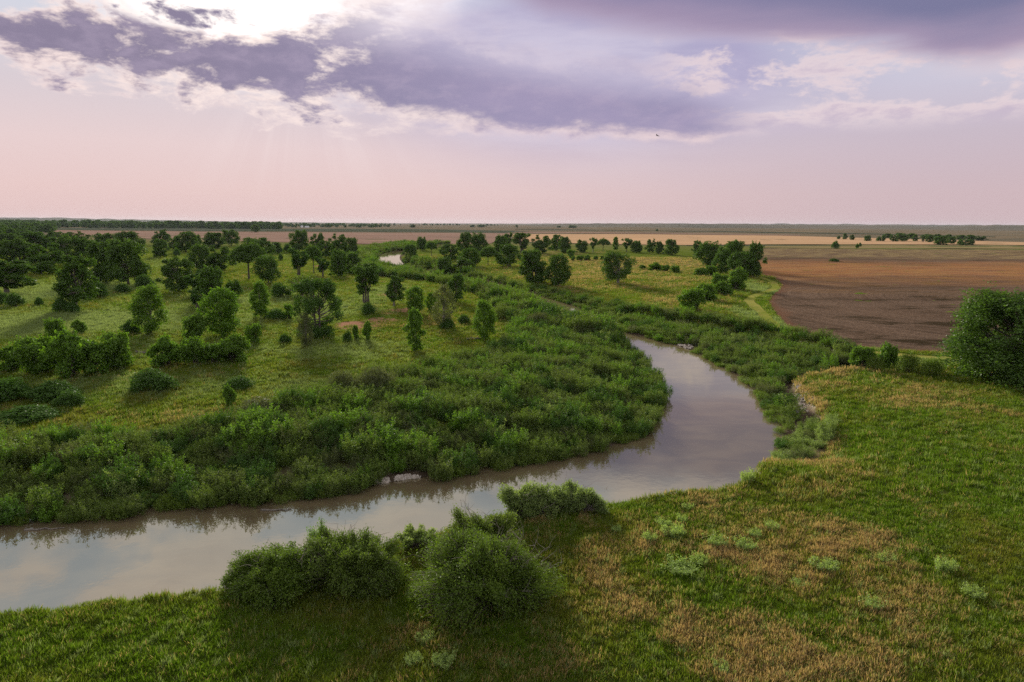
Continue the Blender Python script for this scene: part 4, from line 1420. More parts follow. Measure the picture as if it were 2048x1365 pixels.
log(950, 680, 3.0, 0.15, 'pale fallen log lying left of the foot of the young poplar nearest the thicket')
log(282, 708, 2.4, -0.5, 'grey fallen branch on the grass between the two big sapling clumps')

# white farm buildings far out before the horizon woodland
def farm_building(px, py, w, d, h, lab):
    x, y = at(px, py)
    e = bpy.data.objects.new('farm_building', None)
    e.location = (x, y, h1(x, y))
    e.rotation_euler = (0, 0, 0.4)
    COL.objects.link(e)
    bx = [(-w / 2, -d / 2), (w / 2, -d / 2), (w / 2, d / 2), (-w / 2, d / 2)]
    vs = [(a, b, -0.3) for a, b in bx] + [(a, b, h) for a, b in bx] + [(-w / 2, 0, h * 1.5), (w / 2, 0, h * 1.5)]
    me = bpy.data.meshes.new('wall')
    me.from_pydata(vs, [], [(0, 1, 5, 4), (1, 2, 6, 5), (2, 3, 7, 6), (3, 0, 4, 7), (4, 8, 7), (5, 6, 9)])
    me.materials.append(M_WHITEWALL)
    o = bpy.data.objects.new('wall', me)
    o.parent = e
    COL.objects.link(o)
    ov = 0.4
    vs = [(-w / 2 - ov, -d / 2 - ov, h - 0.25), (w / 2 + ov, -d / 2 - ov, h - 0.25), (w / 2 + ov, 0, h * 1.5 + 0.05), (-w / 2 - ov, 0, h * 1.5 + 0.05), (-w / 2 - ov, d / 2 + ov, h - 0.25), (w / 2 + ov, d / 2 + ov, h - 0.25)]
    vs += [(a, b, c + 0.2) for a, b, c in vs]
    me = bpy.data.meshes.new('roof')
    me.from_pydata(vs, [], [(0, 1, 2, 3), (3, 2, 5, 4), (6, 9, 8, 7), (9, 10, 11, 8), (0, 6, 7, 1), (4, 5, 11, 10), (0, 3, 9, 6), (3, 4, 10, 9), (1, 7, 8, 2), (2, 8, 11, 5)])
    me.materials.append(M_GREYROOF)
    o = bpy.data.objects.new('roof', me)
    o.parent = e
    COL.objects.link(o)
    return tag(e, lab, 'building', 'white farm buildings before the horizon woodland')


m, t, o = new_mat('white_wall_paint')
n_ = noise(t, position(t), 0.8, 3, 0.5)
principled(t, o, mixc(t, n_, (0.80, 0.79, 0.76, 1), (0.70, 0.69, 0.66, 1)), 0.7)
M_WHITEWALL = m
m, t, o = new_mat('grey_sheet_roof')
n_ = noise(t, position(t), 1.5, 3, 0.5)
principled(t, o, mixc(t, n_, (0.62, 0.62, 0.62, 1), (0.50, 0.50, 0.50, 1)), 0.5)
M_GREYROOF = m
farm_building(604, 455.6, 8, 7, 4.5, 'tiny white farm building before the horizon woodland, left one')
farm_building(614, 455.8, 14, 8, 3.5, 'tiny white farm building before the horizon woodland, right and longer one')

# a bird on the wing
d_ = direction(1315, 272)
bp_ = Vector((0, 0, CAM_H)) + d_ * 70
e = bpy.data.objects.new('bird', None)
e.location = bp_
e.rotation_euler = (0.15, 0.25, 0.9)
COL.objects.link(e)
m, t, o = new_mat('dark_plumage')
principled(t, o, mixc(t, noise(t, position(t), 20.0, 2, 0.5), (0.03, 0.028, 0.03, 1), (0.06, 0.055, 0.055, 1)), 0.7)
tb = Tubes()
tb.add([(0, -.17, 0), (0, -.10, 0), (0, 0, 0), (0, .09, .005), (0, .13, .012), (0, .16, .008)], [.012, .025, .036, .026, .022, .004], 8)
o = tb.mesh('body', m)
o.parent = e
COL.objects.link(o)
for sg in (-1, 1):
    prof = [(.02, .05, -.05), (.12, .075, -.04), (.22, .05, -.05), (.30, -.01, -.06)]
    vs, fs = [], []
    for i, (u_, a_1, b_1) in enumerate(prof):
        zz_ = 0.10 * u_ + 0.25 * u_ * u_
        vs += [(sg * u_, a_1, zz_), (sg * u_, b_1, zz_), (sg * u_, b_1, zz_ + 0.008), (sg * u_, a_1, zz_ + 0.008)]
        if i:
            k = 4 * i
            fs += [(k - 4, k - 3, k + 1, k), (k - 2, k - 1, k + 3, k + 2), (k - 4, k, k + 3, k - 1), (k - 3, k - 2, k + 2, k + 1)]
    o = mesh_obj('wing', np.array(vs), np.array(fs), m, e)
tag(e, 'small dark bird in flight below the purple cloud band', 'bird')

# driftwood lying in the shallows of the inner bank
def driftwood(px, py, length, ang, seed, lab):
    x, y = at(px, py, WATER_Z)
    r_ = np.random.RandomState(seed)
    tb = Tubes()
    k = 7
    tt_ = np.linspace(-0.5, 0.5, k)
    pts = np.column_stack([tt_ * length, r_.normal(size=k) * 0.06, 0.03 + 0.05 * r_.rand(k)])
    tb.add(pts, np.linspace(0.09, 0.03, k), 7)
    o = tb.mesh('driftwood', M_DEADWOOD)
    COL.objects.link(o)
    o.location = (x, y, WATER_Z)
    o.rotation_euler = (0, 0, ang)
    return tag(o, lab, 'driftwood')


driftwood(552, 1021, 2.2, 0.1, 1, 'dark driftwood floating in the shallows left of the pale silt patch')
driftwood(90, 1059, 2.6, 0.15, 2, 'thin driftwood pole in the water below the thicket near the left picture edge')

# ------------------------------------------------------------------ shrubs and saplings
for px, base, top, w, pr, lab in [
    (291, 578, 548, 34, 'shrub0', 'dark round shrub just above the first young upright poplar'),
    (197, 597, 564, 34, 'shrub1', 'grey-green shrub right of the leaning pale trunk'),
    (246, 587, 567, 30, 'shrub2', 'low loose shrub in front of the touching pair of dark cottonwoods'),
    (32, 614, 585, 30, 'shrub0', 'round shrub near the left picture edge below the bent trunk'),
    (4, 610, 581, 24, 'shrub1', 'shrub cut by the left picture edge, beside a rounder one'),
    (79, 613, 594, 16, 'shrub2', 'smallest pointed shrub between the left edge shrubs and the leaning trunk'),
    (124, 626, 591, 26, 'shrub0', 'taller dark shrub left of the foot of the leaning pale trunk'),
    (146, 627, 603, 26, 'shrub1', 'lower dark shrub touching the foot of the leaning pale trunk'),
    (354, 513, 496, 15, 'shrub2', 'small bush left of the free-standing dark cottonwood near the stubble field'),
    (558, 508, 487, 16, 'shrub0', 'small bush right of the wide crown behind the umbrella tree'),
    (562, 521, 507, 11, 'shrub1', 'tiny pointed bush on the grass lane right of the mushroom-shaped cottonwood'),
    (575, 505, 487, 18, 'shrub2', 'dark bush left of the tall crown by the stubble field'),
    (563, 596, 567, 44, 'shrub1', 'dark low shrub right of the slim white-stemmed poplar'),
    (553, 641, 619, 46, 'shrub2', 'dark flat shrub at the foot of the slim white-stemmed poplar'),
    (738, 631, 605, 28, 'shrub0', 'dark round bush at the foot of the vase-shaped cottonwood'),
    (895, 659, 640, 32, 'shrub1', 'dark bush at the foot of the gauzy young poplar'),
    (928, 649, 630, 30, 'shrub2', 'dark bush between the gauzy poplar and the one with the log'),
    (262, 669, 640, 36, 'shrub0', 'dark bush left of the foot of the first young upright poplar'),
    (308, 788, 744, 82, 'shrub1', 'dark rounded bush alone on the open grass, nearest the thicket of the left meadow'),
    (478, 782, 757, 60, 'shrub2', 'low dark bush on the yellowish grass right of the lone rounded bush'),
    (20, 808, 760, 78, 'shrub2', 'wide dark bush at the left picture edge above the willow thicket'),
    (105, 806, 767, 80, 'shrub0', 'wide dark bush second from the left picture edge above the willow thicket'),
    (142, 815, 784, 52, 'shrub1', 'lower bush in front of the second wide bush from the left edge'),
    (50, 850, 822, 100, 'shrub0', 'dark bush at the upper rim of the willow thicket by the left picture edge'),
    (1034, 714, 680, 58, 'shrub1', 'dark bush among the willows right of the young poplar with the log'),
    (976, 727, 704, 34, 'shrub2', 'small dark bush at the upper rim of the thicket, below the log'),
    (571, 688, 668, 26, 'shrub0', 'small blue-green shrub left of the slender greyish poplar'),
    (695, 684, 662, 20, 'shrub1', 'small dark shrub at the lower edge of the bare reddish ground'),
]:
    plant('shrub', pr, px, base, top, w, lab, 'shrub', G_SHRUB)

for px, base, top, w, pr, lab in [
    (112, 692, 640, 34, 'sapling0', 'dark pointed sapling rising from the back of the big left sapling clump'),
    (160, 668, 643, 26, 'sapling1', 'small sapling just behind the dark pointed one of the left clump'),
    (28, 745, 688, 56, 'sapling2', 'leafy saplings at the left picture edge, leftmost of the big clump'),
    (78, 752, 680, 68, 'sapling0', 'broad leafy sapling second from the left in the big left clump'),
    (138, 760, 672, 74, 'sapling1', 'tallest bright leafy sapling in the middle of the big left clump'),
    (192, 752, 676, 70, 'sapling2', 'dark leafy sapling right of the tallest in the big left clump'),
    (236, 742, 670, 52, 'sapling0', 'bright leafy sapling at the right end of the big left clump'),
    (334, 737, 680, 62, 'sapling1', 'leftmost leafy sapling of the second clump, below the first young poplar'),
    (388, 734, 672, 60, 'sapling2', 'leafy sapling left of the middle in the second clump'),
    (428, 730, 690, 50, 'sapling0', 'lower dark sapling right of the middle in the second clump'),
    (467, 728, 677, 66, 'sapling1', 'rightmost bright sapling of the second clump'),
    (390, 682, 627, 48, 'sapling2', 'airy pale sapling left of the foot of the two-tipped young poplar'),
    (509, 687, 650, 34, 'sapling0', 'round airy sapling right of the foot of the two-tipped young poplar'),
    (735, 682, 645, 20, 'sapling1', 'narrow bright sapling standing below the bare reddish ground'),
    (712, 680, 648, 14, 'sapling2', 'very thin sapling left of the narrow bright one below the bare ground'),
    (578, 640, 610, 20, 'sapling0', 'small sapling left of the ragged cottonwood'),
    (460, 815, 775, 26, 'sapling1', 'bright upright sapling at the upper rim of the thicket below the low dark bush'),
]:
    plant('sapling', pr, px, base, top, w, lab, 'sapling', G_SAP)

for px, base, top, w, pr, lab in [
    (1437, 577, 548, 36, 'sapling0', 'leafy poplar clump at the left foot of the grove front, above the bushy slope'),
    (1472, 582, 540, 42, 'sapling1', 'tallest leafy poplar clump below the grove, touching the mown grass'),
    (1412, 602, 566, 50, 'sapling2', 'leafy poplar clump in the middle of the bushy slope below the grove'),
    (1446, 592, 566, 44, 'sapling1', 'rounded poplar clump between the tallest and the middle one below the grove'),
    (1384, 624, 580, 56, 'sapling0', 'lowest leafy poplar clump of the slope below the grove, nearest the river'),
    (1400, 552, 535, 30, 'sapling2', 'left clump of the short poplar hedge before the grove'),
    (1422, 552, 533, 28, 'sapling0', 'right clump of the short poplar hedge before the grove'),
    (1311, 541, 527, 32, 'sapling1', 'left and tallest clump of the low hedge right of the solitary twin-trunked tree'),
    (1331, 543, 529, 18, 'sapling2', 'middle clump of the low hedge right of the solitary twin-trunked tree'),
    (1350, 546, 532, 20, 'sapling0', 'right clump of the low hedge right of the solitary twin-trunked tree'),
    (1285, 539, 531, 16, 'sapling1', 'smallest left outlier of the low hedge right of the solitary twin-trunked tree'),
    (1142, 517, 498, 18, 'sapling2', 'upright bush on tan grass right of the touching pair of bushy trees'),
    (1160, 522, 512, 18, 'sapling0', 'left piece of the dotted hedge beside the upright bush on tan grass'),
    (1174, 522, 511, 16, 'sapling1', 'second piece of the dotted hedge beside the upright bush on tan grass'),
    (1191, 521, 511, 12, 'sapling2', 'third piece of the dotted hedge beside the upright bush on tan grass'),
    (1204, 520, 512, 9, 'sapling0', 'last small piece of the dotted hedge, left of the solitary twin-trunked tree'),
    (1146, 523, 513, 10, 'sapling1', 'tiny bush at the foot of the upright bush on tan grass'),
]:
    plant('poplar_clump', pr, px, base, top, w, lab, 'bush', 'leafy poplar clumps on the middle meadow')

for px, base, top, w, pr, lab in [
    (815, 546, 529, 26, 'shrub1', 'grey-brown bush on the upstream bank right of the river glint'),
    (838, 543, 534, 14, 'shrub2', 'small dark bush right of the grey-brown bush on the upstream bank'),
    (941, 562, 549, 18, 'greywillow0', 'grey rounded bush at the right foot of the low spreading trees'),
    (868, 536, 517, 20, 'shrub0', 'dark upright bush left of the low spreading trees'),
    (1230, 608, 598, 26, 'shrub1', 'low dark bush on the green meadow beyond the river, far above the water'),
    (1183, 604, 591, 9, 'shrub2', 'tiny pointed bush left of the low dark bush beyond the river'),
    (1775, 738, 684, 34, 'sapling2', 'upright leafy bush rising from the green hollow left of the large right tree'),
    (1722, 736, 696, 44, 'sapling0', 'lower bush left of the upright leafy bush in the green hollow'),
    (1815, 748, 703, 40, 'greenwillow0', 'rounded bush right of the upright leafy bush in the green hollow'),
    (1862, 754, 716, 44, 'greenwillow1', 'low bush nearest the large right tree in the green hollow'),
    (1750, 742, 712, 36, 'greenwillow0', 'low bush directly in front of the upright leafy bush in the green hollow'),
    (1668, 524, 517, 18, 'shrub0', 'small dark bush alone on the rust-red part of the ploughed field'),
    (1488, 952, 932, 30, 'greenwillow1', 'small bush hanging over the water at the cut bank of the near meadow'),
    (1670, 498, 482, 16, 'shrub1', 'round dark bush alone on the dry pasture beyond the ploughed field'),
    (1714, 497, 487, 7, 'shrub2', 'left of two tiny trees right of the round bush on the dry pasture'),
    (1720, 494, 485, 6, 'shrub0', 'right of two tiny trees right of the round bush on the dry pasture'),
    (825, 456, 449, 14, 'broad4', 'tiny dark copse far out on the plain above the river glint'),
    (945, 455, 450, 12, 'broad2', 'tiny far copse on the plain, left of two above the far river row'),
    (962, 455, 450, 22, 'broad0', 'wider tiny far copse on the plain, right of two above the far river row'),
    (1034, 456, 450, 8, 'broad3', 'single tiny far tree on the grey plain above the fan-shaped tree'),
    (1118, 456, 452, 12, 'broad2', 'left of the twin tiny copses on the far plain above the river row'),
    (1146, 457, 451, 20, 'broad1', 'right and bigger of the twin tiny copses on the far plain'),
    (1314, 463, 458, 6, 'shrub2', 'speck of a bush far out on the plain above the right end of the row'),
]:
    plant('bush', pr, px, base, top, w, lab, 'bush', 'bushes of the river banks and the open plain')

ORD = ['first', 'second', 'third', 'fourth', 'fifth', 'sixth', 'seventh', 'eighth', 'ninth', 'tenth', 'eleventh', 'twelfth', 'thirteenth', 'fourteenth', 'fifteenth', 'sixteenth',
       'seventeenth', 'eighteenth', 'nineteenth', 'twentieth', 'twenty-first', 'twenty-second', 'twenty-third', 'twenty-fourth', 'twenty-fifth', 'twenty-sixth', 'twenty-seventh', 'twenty-eighth']
line_trees = [(1677, 479, 471, 6, 'shrub0'), (1690, 480, 467, 10, 'broad1'), (1704, 481, 470, 11, 'broad2'), (1735, 483, 471, 17, 'broad4'), (1757, 483, 473, 9, 'shrub1'), (1766, 483, 471, 10, 'broad0'),
              (1787, 484, 469, 15, 'broad3'), (1805, 484, 467, 22, 'broad1'), (1830, 483, 469, 13, 'broad2'), (1846, 486, 471, 9, 'vase0'), (1858, 486, 469, 15, 'broad0'), (1880, 490, 472, 28, 'broad4'),
              (1901, 489, 473, 17, 'broad1'), (1920, 490, 478, 11, 'shrub2'), (1931, 492, 478, 19, 'broad3'), (1944, 491, 480, 9, 'broad2')]
for i, (px, base, top, w, pr) in enumerate(line_trees):
    plant('plain_tree', pr, px, base, top, w, 'small far tree on the pale right-hand plain, %s from the left in its line' % ORD[i], 'tree', 'trees in the far line across the right-hand plain')
back_trees = [(1775, 476, 467, 18, 'broad2'), (1800, 476, 466, 18, 'broad1'), (1823, 477, 467, 18, 'broad4'), (1848, 477, 468, 18, 'broad0'), (1872, 478, 468, 18, 'broad3'), (1897, 479, 469, 18, 'broad2'),
              (1920, 480, 470, 18, 'broad1'), (1942, 481, 470, 20, 'broad4'), (1963, 482, 472, 20, 'broad0')]
for i, (px, base, top, w, pr) in enumerate(back_trees):
    plant('plain_tree', pr, px, base, top, w, 'hazy tree of the dark belt at far right, %s from the left in it' % ORD[i], 'tree', 'trees of the dark belt behind the far line')

# ------------------------------------------------------------------ grey and green willows that stand out of the thicket
for px, base, top, w, pr, lab in [
    (688, 800, 742, 90, 'greywillow0', 'left and lower half of the big grey-green willow hump atop the thicket'),
    (755, 800, 733, 100, 'greywillow1', 'right and higher half of the big grey-green willow hump atop the thicket'),
    (835, 770, 736, 70, 'greenwillow0', 'green willow right of the grey hump, at the rim of the open grass'),
    (520, 850, 800, 110, 'greywillow0', 'wide greyish willow left of the grey hump, lower rim of the open grass'),
    (1005, 640, 612, 60, 'greenwillow1', 'green willow beside the right-hand rim of the poplar meadow, above the dark bush'),
    (1075, 660, 622, 60, 'greywillow1', 'grey rounded willow in the upper thicket where it narrows towards the river'),
    (1120, 650, 620, 56, 'greywillow0', 'grey willow hump right of the rounded one where the thicket narrows'),
]:
    plant('willow', pr, px, base, top, w, lab, 'willow', 'willows that stand out of the thicket')

# ------------------------------------------------------------------ the big willow bushes in front
def near_willow(name, px, py, W, D, H, seed, shoots, per, leaf, mat, dead, rot, lab, group='willow bushes on the near bank'):
    fol, stems, dd, _, _ = willow_bush_proto(seed, H, W, D, shoots, per, leaf, mat, dead)
    x, y = at(px, py)
    z = h1(x, y)
    e = bpy.data.objects.new(name, None)
    e.location = (x, y, max(z, -0.35) - 0.03)
    e.rotation_euler = (0, 0, rot)
    COL.objects.link(e)
    for o in (fol, stems, dd):
        if o:
            o.parent = e
            COL.objects.link(o)
    return tag(e, lab, 'bush', group)


near_willow('willow_bush', 1000, 1190, 8.7, 6.8, 3.9, 1, 3200, 46, 0.13, M_NEARWIL, 40, 0.1, 'largest willow bush in front with grey dead twigs showing through its leaves')
near_willow('willow_bush', 570, 1176, 6.6, 5.2, 2.8, 2, 2200, 46, 0.13, M_NEARWIL, 14, 0.2, 'left half of the wide dark willow bush at the water, lower one')
near_willow('willow_bush', 705, 1156, 6.4, 5.0, 3.3, 3, 2200, 46, 0.13, M_NEARWIL, 10, -0.2, 'right half of the wide dark willow bush at the water, higher one')
near_willow('willow_bush', 638, 1125, 1.2, 1.1, 3.0, 4, 130, 36, 0.12, M_YOUNG, 0, 0, 'small bright sprout poking up behind the wide dark willow bush')
near_willow('willow_bush', 962, 1098, 5.0, 3.4, 3.2, 5, 700, 40, 0.14, M_WILLOW, 12, 0.1, 'willow bush forming the back shoulder of the largest one')
near_willow('willow_bush', 1055, 1034, 5.0, 3.4, 2.5, 6, 1100, 40, 0.14, M_PALEWIL, 4, 0.15, 'pale green feathery willow bush overhanging the water, left one of two')
near_willow('willow_bush', 1150, 1020, 4.4, 3.2, 2.0, 7, 1000, 40, 0.14, M_PALEWIL, 6, -0.1, 'pale green feathery willow bush overhanging the water, right one of two')
near_willow('willow_bush', 835, 1092, 3.4, 2.4, 1.5, 8, 330, 36, 0.13, M_PALEWIL, 0, 0.3, 'low yellow-green brush in the gap between the two big dark willow bushes')

# bare grey bush at the end of the feathery willows
x, y, z = ground_at(1212, 1000)
tb = Tubes()
rs = np.random.RandomState(77)
for s in range(26):
    d = unit(rs.normal(size=3) * np.array([.6, .6, .3]) + np.array([0, 0, .8])) * rs.uniform(0.7, 1.15)
    mid_ = d * 0.5 + rs.normal(size=3) * 0.08
    tb.add([(0, 0, -.05), mid_, d], [0.022, 0.014, 0.006], 4)
    for k in range(3):
        q2 = d * rs.uniform(.5, .9) + rs.normal(size=3) * 0.25
        tb.add([mid_, (mid_ + q2) / 2, q2], [0.012, 0.009, 0.004], 3)
bare = tb.mesh('bare_bush', M_DEADWOOD)
COL.objects.link(bare)
bare.location = (x, y, z)
tag(bare, 'leafless grey bush at the water beside the pale feathery willows', 'bush')

# ------------------------------------------------------------------ pale weeds of the near meadow
weeds = sorted([(1326, 1056, 20), (1298, 1086, 24), (1345, 1078, 46), (1375, 1022, 18), (1363, 1048, 22), (1432, 1096, 30), (1490, 1102, 30), (1508, 1076, 22), (1543, 1064, 24), (1645, 1146, 38),
                (1772, 1128, 26), (1600, 1178, 22), (1360, 1152, 42), (1398, 1134, 30), (1888, 1148, 32), (1744, 1222, 26), (1946, 1200, 26), (1440, 1348, 28), (850, 1288, 28), (888, 1340, 30),
                (826, 1334, 24), (1494, 968, 30), (1232, 1066, 20), (1008, 1338, 22)])
for i, (px, py, w) in enumerate(weeds):
    rr = random.Random(i)
    plant('weed_clump', 'weed%d' % (i % 2), px, py, py - w * rr.uniform(0.6, 0.95) * (1 if w < 36 else 0.75), w * rr.uniform(0.85, 1.25),
          'pale yellow-green weed clump in the near meadow, %s from the left' % ORD[i], 'weed', 'pale weed clumps scattered over the near meadow')

# =================================================================== what nobody could count: grass, thicket, far woods
def scatter(name, pts, rot, scl, idx, protos, attrs, material=None):
    """instances of the prototypes on a cloud of points, as one object"""
    me = bpy.data.meshes.new(name)
    me.vertices.add(len(pts))
    me.vertices.foreach_set('co', np.asarray(pts, np.float32).ravel())
    o = bpy.data.objects.new(name, me)
    COL.objects.link(o)
    set_attr(o, 'spin', np.asarray(rot, np.float32), kind='FLOAT_VECTOR')
    set_attr(o, 'size', np.asarray(scl, np.float32), kind='FLOAT_VECTOR')
    set_attr(o, 'which', np.asarray(idx, np.int32), kind='INT')
    for k, v in attrs.items():
        set_attr(o, k, np.asarray(v, np.float32))
    col = bpy.data.collections.new(name + '_kinds')
    for i, p in enumerate(protos):
        p.name = '%s_kind_%02d' % (name, i)
        col.objects.link(p)
    g = bpy.data.node_groups.new(name, 'GeometryNodeTree')
    g.interface.new_socket('Geometry', in_out='INPUT', socket_type='NodeSocketGeometry')
    g.interface.new_socket('Geometry', in_out='OUTPUT', socket_type='NodeSocketGeometry')
    N = g.nodes.new
    gi, go = N('NodeGroupInput'), N('NodeGroupOutput')
    ci = N('GeometryNodeCollectionInfo')
    ci.inputs['Collection'].default_value = col
    ci.inputs['Separate Children'].default_value = True
    ci.inputs['Reset Children'].default_value = True
    ip = N('GeometryNodeInstanceOnPoints')
    ip.inputs['Pick Instance'].default_value = True

    def named(nm, ty):
        n = N('GeometryNodeInputNamedAttribute')
        n.data_type = ty
        n.inputs['Name'].default_value = nm
        return next(s for s in n.outputs if s.enabled and s.name == 'Attribute')
    L = g.links.new
    L(gi.outputs[0], ip.inputs['Points'])
    L(ci.outputs[0], ip.inputs['Instance'])
    L(named('which', 'INT'), ip.inputs['Instance Index'])
    e2r = N('FunctionNodeEulerToRotation')
    L(named('spin', 'FLOAT_VECTOR'), e2r.inputs[0])
    L(e2r.outputs[0], ip.inputs['Rotation'])
    L(named('size', 'FLOAT_VECTOR'), ip.inputs['Scale'])
    L(ip.outputs[0], go.inputs[0])
    md = o.modifiers.new('scatter', 'NODES')
    md.node_group = g
    return tag(o, kind='stuff')


# ---- grass
m, t, o = new_mat('meadow_grass')
tint = attr(t, 'tint')
dry, pale = attr(t, 'dryness', 'INSTANCER'), attr(t, 'paleness', 'INSTANCER')
chance = attr(t, 'chance')
dry = (dry - chance * 0.85).step(-0.08, 0.12)
pale = (pale - chance * 0.8).step(-0.08, 0.12)
vary = attr(t, 'vary', 'INSTANCER')
head = attr(t, 'head')
g = mixc(t, tint, (0.066, 0.140, 0.009, 1), (0.125, 0.205, 0.016, 1))
g = mixc(t, vary, g, (0.150, 0.165, 0.022, 1))
dcol = mixc(t, tint, (0.310, 0.195, 0.080, 1), (0.490, 0.355, 0.190, 1))
g = mixc(t, (dry * (head * 0.65 + 0.42)).clamp(), g, dcol)
g = mixc(t, pale, g, (0.205, 0.270, 0.095, 1))
d = t.nodes.new('ShaderNodeBsdfDiffuse')
tr = t.nodes.new('ShaderNodeBsdfTranslucent')
t.links.new(g, d.inputs[0])
t.links.new(mixc(t, 1.0, g, (1.15, 1.15, 0.7, 1), 'MULTIPLY'), tr.inputs[0])
mx = t.nodes.new('ShaderNodeMixShader')
mx.inputs[0].default_value = 0.35
t.links.new(d.outputs[0], mx.inputs[1])
t.links.new(tr.outputs[0], mx.inputs[2])
t.links.new(mx.outputs[0], o.inputs[0])
M_GRASS = m


def tuft(seed, n, H, spread, heads):
    rs = np.random.RandomState(seed)
    vs, fs, tn, hd, ch = [], [], [], [], []
    for i in range(n):
        a = rs.uniform(0, 6.28)
        r = spread * math.sqrt(rs.rand())
        b = np.array([math.cos(a) * r, math.sin(a) * r, -0.04])
        h = H * rs.uniform(0.55, 1.15)
        la = a + rs.normal() * 0.8
        lean = rs.uniform(0.03, 0.34) * h
        dirv = np.array([math.cos(la), math.sin(la), 0])
        wv = np.array([-math.sin(la + 1.0), math.cos(la + 1.0), 0])
        w = rs.uniform(0.008, 0.016)
        m1 = b + dirv * lean * 0.35 + np.array([0, 0, h * 0.6])
        tp = b + dirv * lean + np.array([0, 0, h])
        k = len(vs)
        hw = w * (1.6 if heads else 0.9)
        vs += [b - wv * w, b + wv * w, m1 + wv * hw, m1 - wv * hw, tp - wv * hw * 0.25, tp + wv * hw * 0.25]
        fs += [(k, k + 1, k + 2, k + 3), (k + 3, k + 2, k + 5, k + 4)]
        tv = rs.rand()
        tn += [tv] * 6
        hd += [0, 0, 0.6, 0.6, 1, 1]
        ch += [rs.rand()] * 6
    o = mesh_obj('tuft', np.array(vs), np.array(fs), M_GRASS, link_it=False)
    set_attr(o, 'tint', np.array(tn, np.float32))
    set_attr(o, 'head', np.array(hd, np.float32))
    set_attr(o, 'chance', np.array(ch, np.float32))
    return o


tufts = [tuft(1, 26, 0.40, 0.28, False), tuft(2, 28, 0.32, 0.32, False), tuft(3, 24, 0.52, 0.30, True), tuft(4, 24, 0.60, 0.34, True), tuft(5, 32, 0.26, 0.36, False)]
rs = np.random.RandomState(5)


def in_view(x, y, slack=24):
    return (y > 14) & (np.abs(x) < 0.79 * y + slack)


def grass_points(y0, y1, dens, size):
    w = 0.79 * y1 + 26
    n = int((y1 - y0) * 2 * w * dens)
    x = rs.uniform(-w, w, n)
    y = rs.uniform(y0, y1, n)
    k = in_view(x, y)
    x, y = x[k], y[k]
    z = height(x, y)
    k = z > -0.95
    return np.stack([x, y, z], 1)[k], np.full(k.sum(), size)


parts = [grass_points(16, 48, 38, 0.62), grass_points(48, 85, 15, 0.82), grass_points(85, 150, 3.6, 1.3), grass_points(150, 260, 1.0, 1.8), grass_points(260, 420, 0.22, 2.6)]
P = np.concatenate([a for a, b in parts])
SZ = np.concatenate([b for a, b in parts])
plp = [(p[0], p[1]) for p in pl]
k = ~inside(P[:, 0], P[:, 1], plp)
for ln_ in TRACK_LINES:
    k &= dist_line(P[:, 0], P[:, 1], ln_) > 1.5
P, SZ = P[k], SZ[k]
zd, zp, zb_ = zones(P[:, 0], P[:, 1])
k = rs.rand(len(P)) > zb_ * 1.1
P, SZ, zd, zp = P[k], SZ[k], zd[k], zp[k]
n = len(P)
clump = 0.5 + 0.5 * fbm(P[:, 0], P[:, 1], 3.0, 3, 61)
clump2 = 0.5 + 0.5 * fbm(P[:, 0], P[:, 1], 1.3, 2, 62)
dryv = np.clip(zd * 1.75 + 0.36 * (clump - 0.5) + 0.30 * (clump2 - .5) + 0.12 * rs.normal(size=n) - 0.03, 0, 0.86)
palev = smooth(-0.15, 0.2, zp * 0.9 + 0.35 * (clump2 - 0.5) - 0.45 * rs.rand(n)) * (1 - 0.5 * dryv)
hs = SZ * rs.uniform(0.7, 1.25, n) * (0.75 + 0.5 * clump)
scl = np.stack([SZ * rs.uniform(0.85, 1.3, n), SZ * rs.uniform(0.85, 1.3, n), hs * np.where(SZ > 2.2, 0.42, np.where(SZ > 1.2, 0.62, 0.9))], 1)
rot = np.stack([rs.normal(size=n) * 0.10 + 0.30 * fbm(P[:, 0], P[:, 1], 11, 3, 64), rs.normal(size=n) * 0.10 + 0.30 * fbm(P[:, 0], P[:, 1], 11, 3, 65), rs.uniform(0, 6.28, n)], 1)
idx = np.where(rs.rand(n) < 0.25 + 0.6 * dryv, rs.randint(2, 4, n), np.array([0, 1, 4])[rs.randint(0, 3, n)])
meadow = scatter('meadow_grass', P, rot, scl, idx, tufts, {'dryness': dryv, 'paleness': palev, 'vary': np.clip(rs.rand(n) * 0.5 + 0.5 * fbm(P[:, 0], P[:, 1], 14, 2, 63) + 0.15 - 0.9 * px_blobs(P[:, 0], P[:, 1], LUSH), 0, 1)})
print('grass tufts', n)

# ---- willow thicket along the river
M_THICK = leaf_material('thicket_leaves', (0.062, 0.120, 0.018, 1), (0.140, 0.205, 0.030, 1), (0.112, 0.145, 0.042, 1), 0.35)
kinds = []
for i, (hh, ww, sh, pr_, lf, mt, asp) in enumerate([(2.1, 2.4, 60, 58, 0.135, M_THICK, 0.34), (2.5, 2.2, 50, 66, 0.14, M_THICK, 0.34), (2.0, 2.6, 60, 56, 0.13, M_GREYWIL, 0.30),
                                                    (2.7, 2.0, 40, 66, 0.16, M_YOUNG, 0.5), (1.3, 2.0, 70, 30, 0.14, M_WILLOW, 0.22), (2.4, 2.4, 50, 62, 0.15, M_SHRUB, 0.42),
                                                    (2.0, 2.0, 50, 54, 0.135, M_PALEWIL, 0.30)]):
    kinds.append(stand_proto(300 + i, hh, ww, sh, pr_, lf, mt, asp))
TH = []


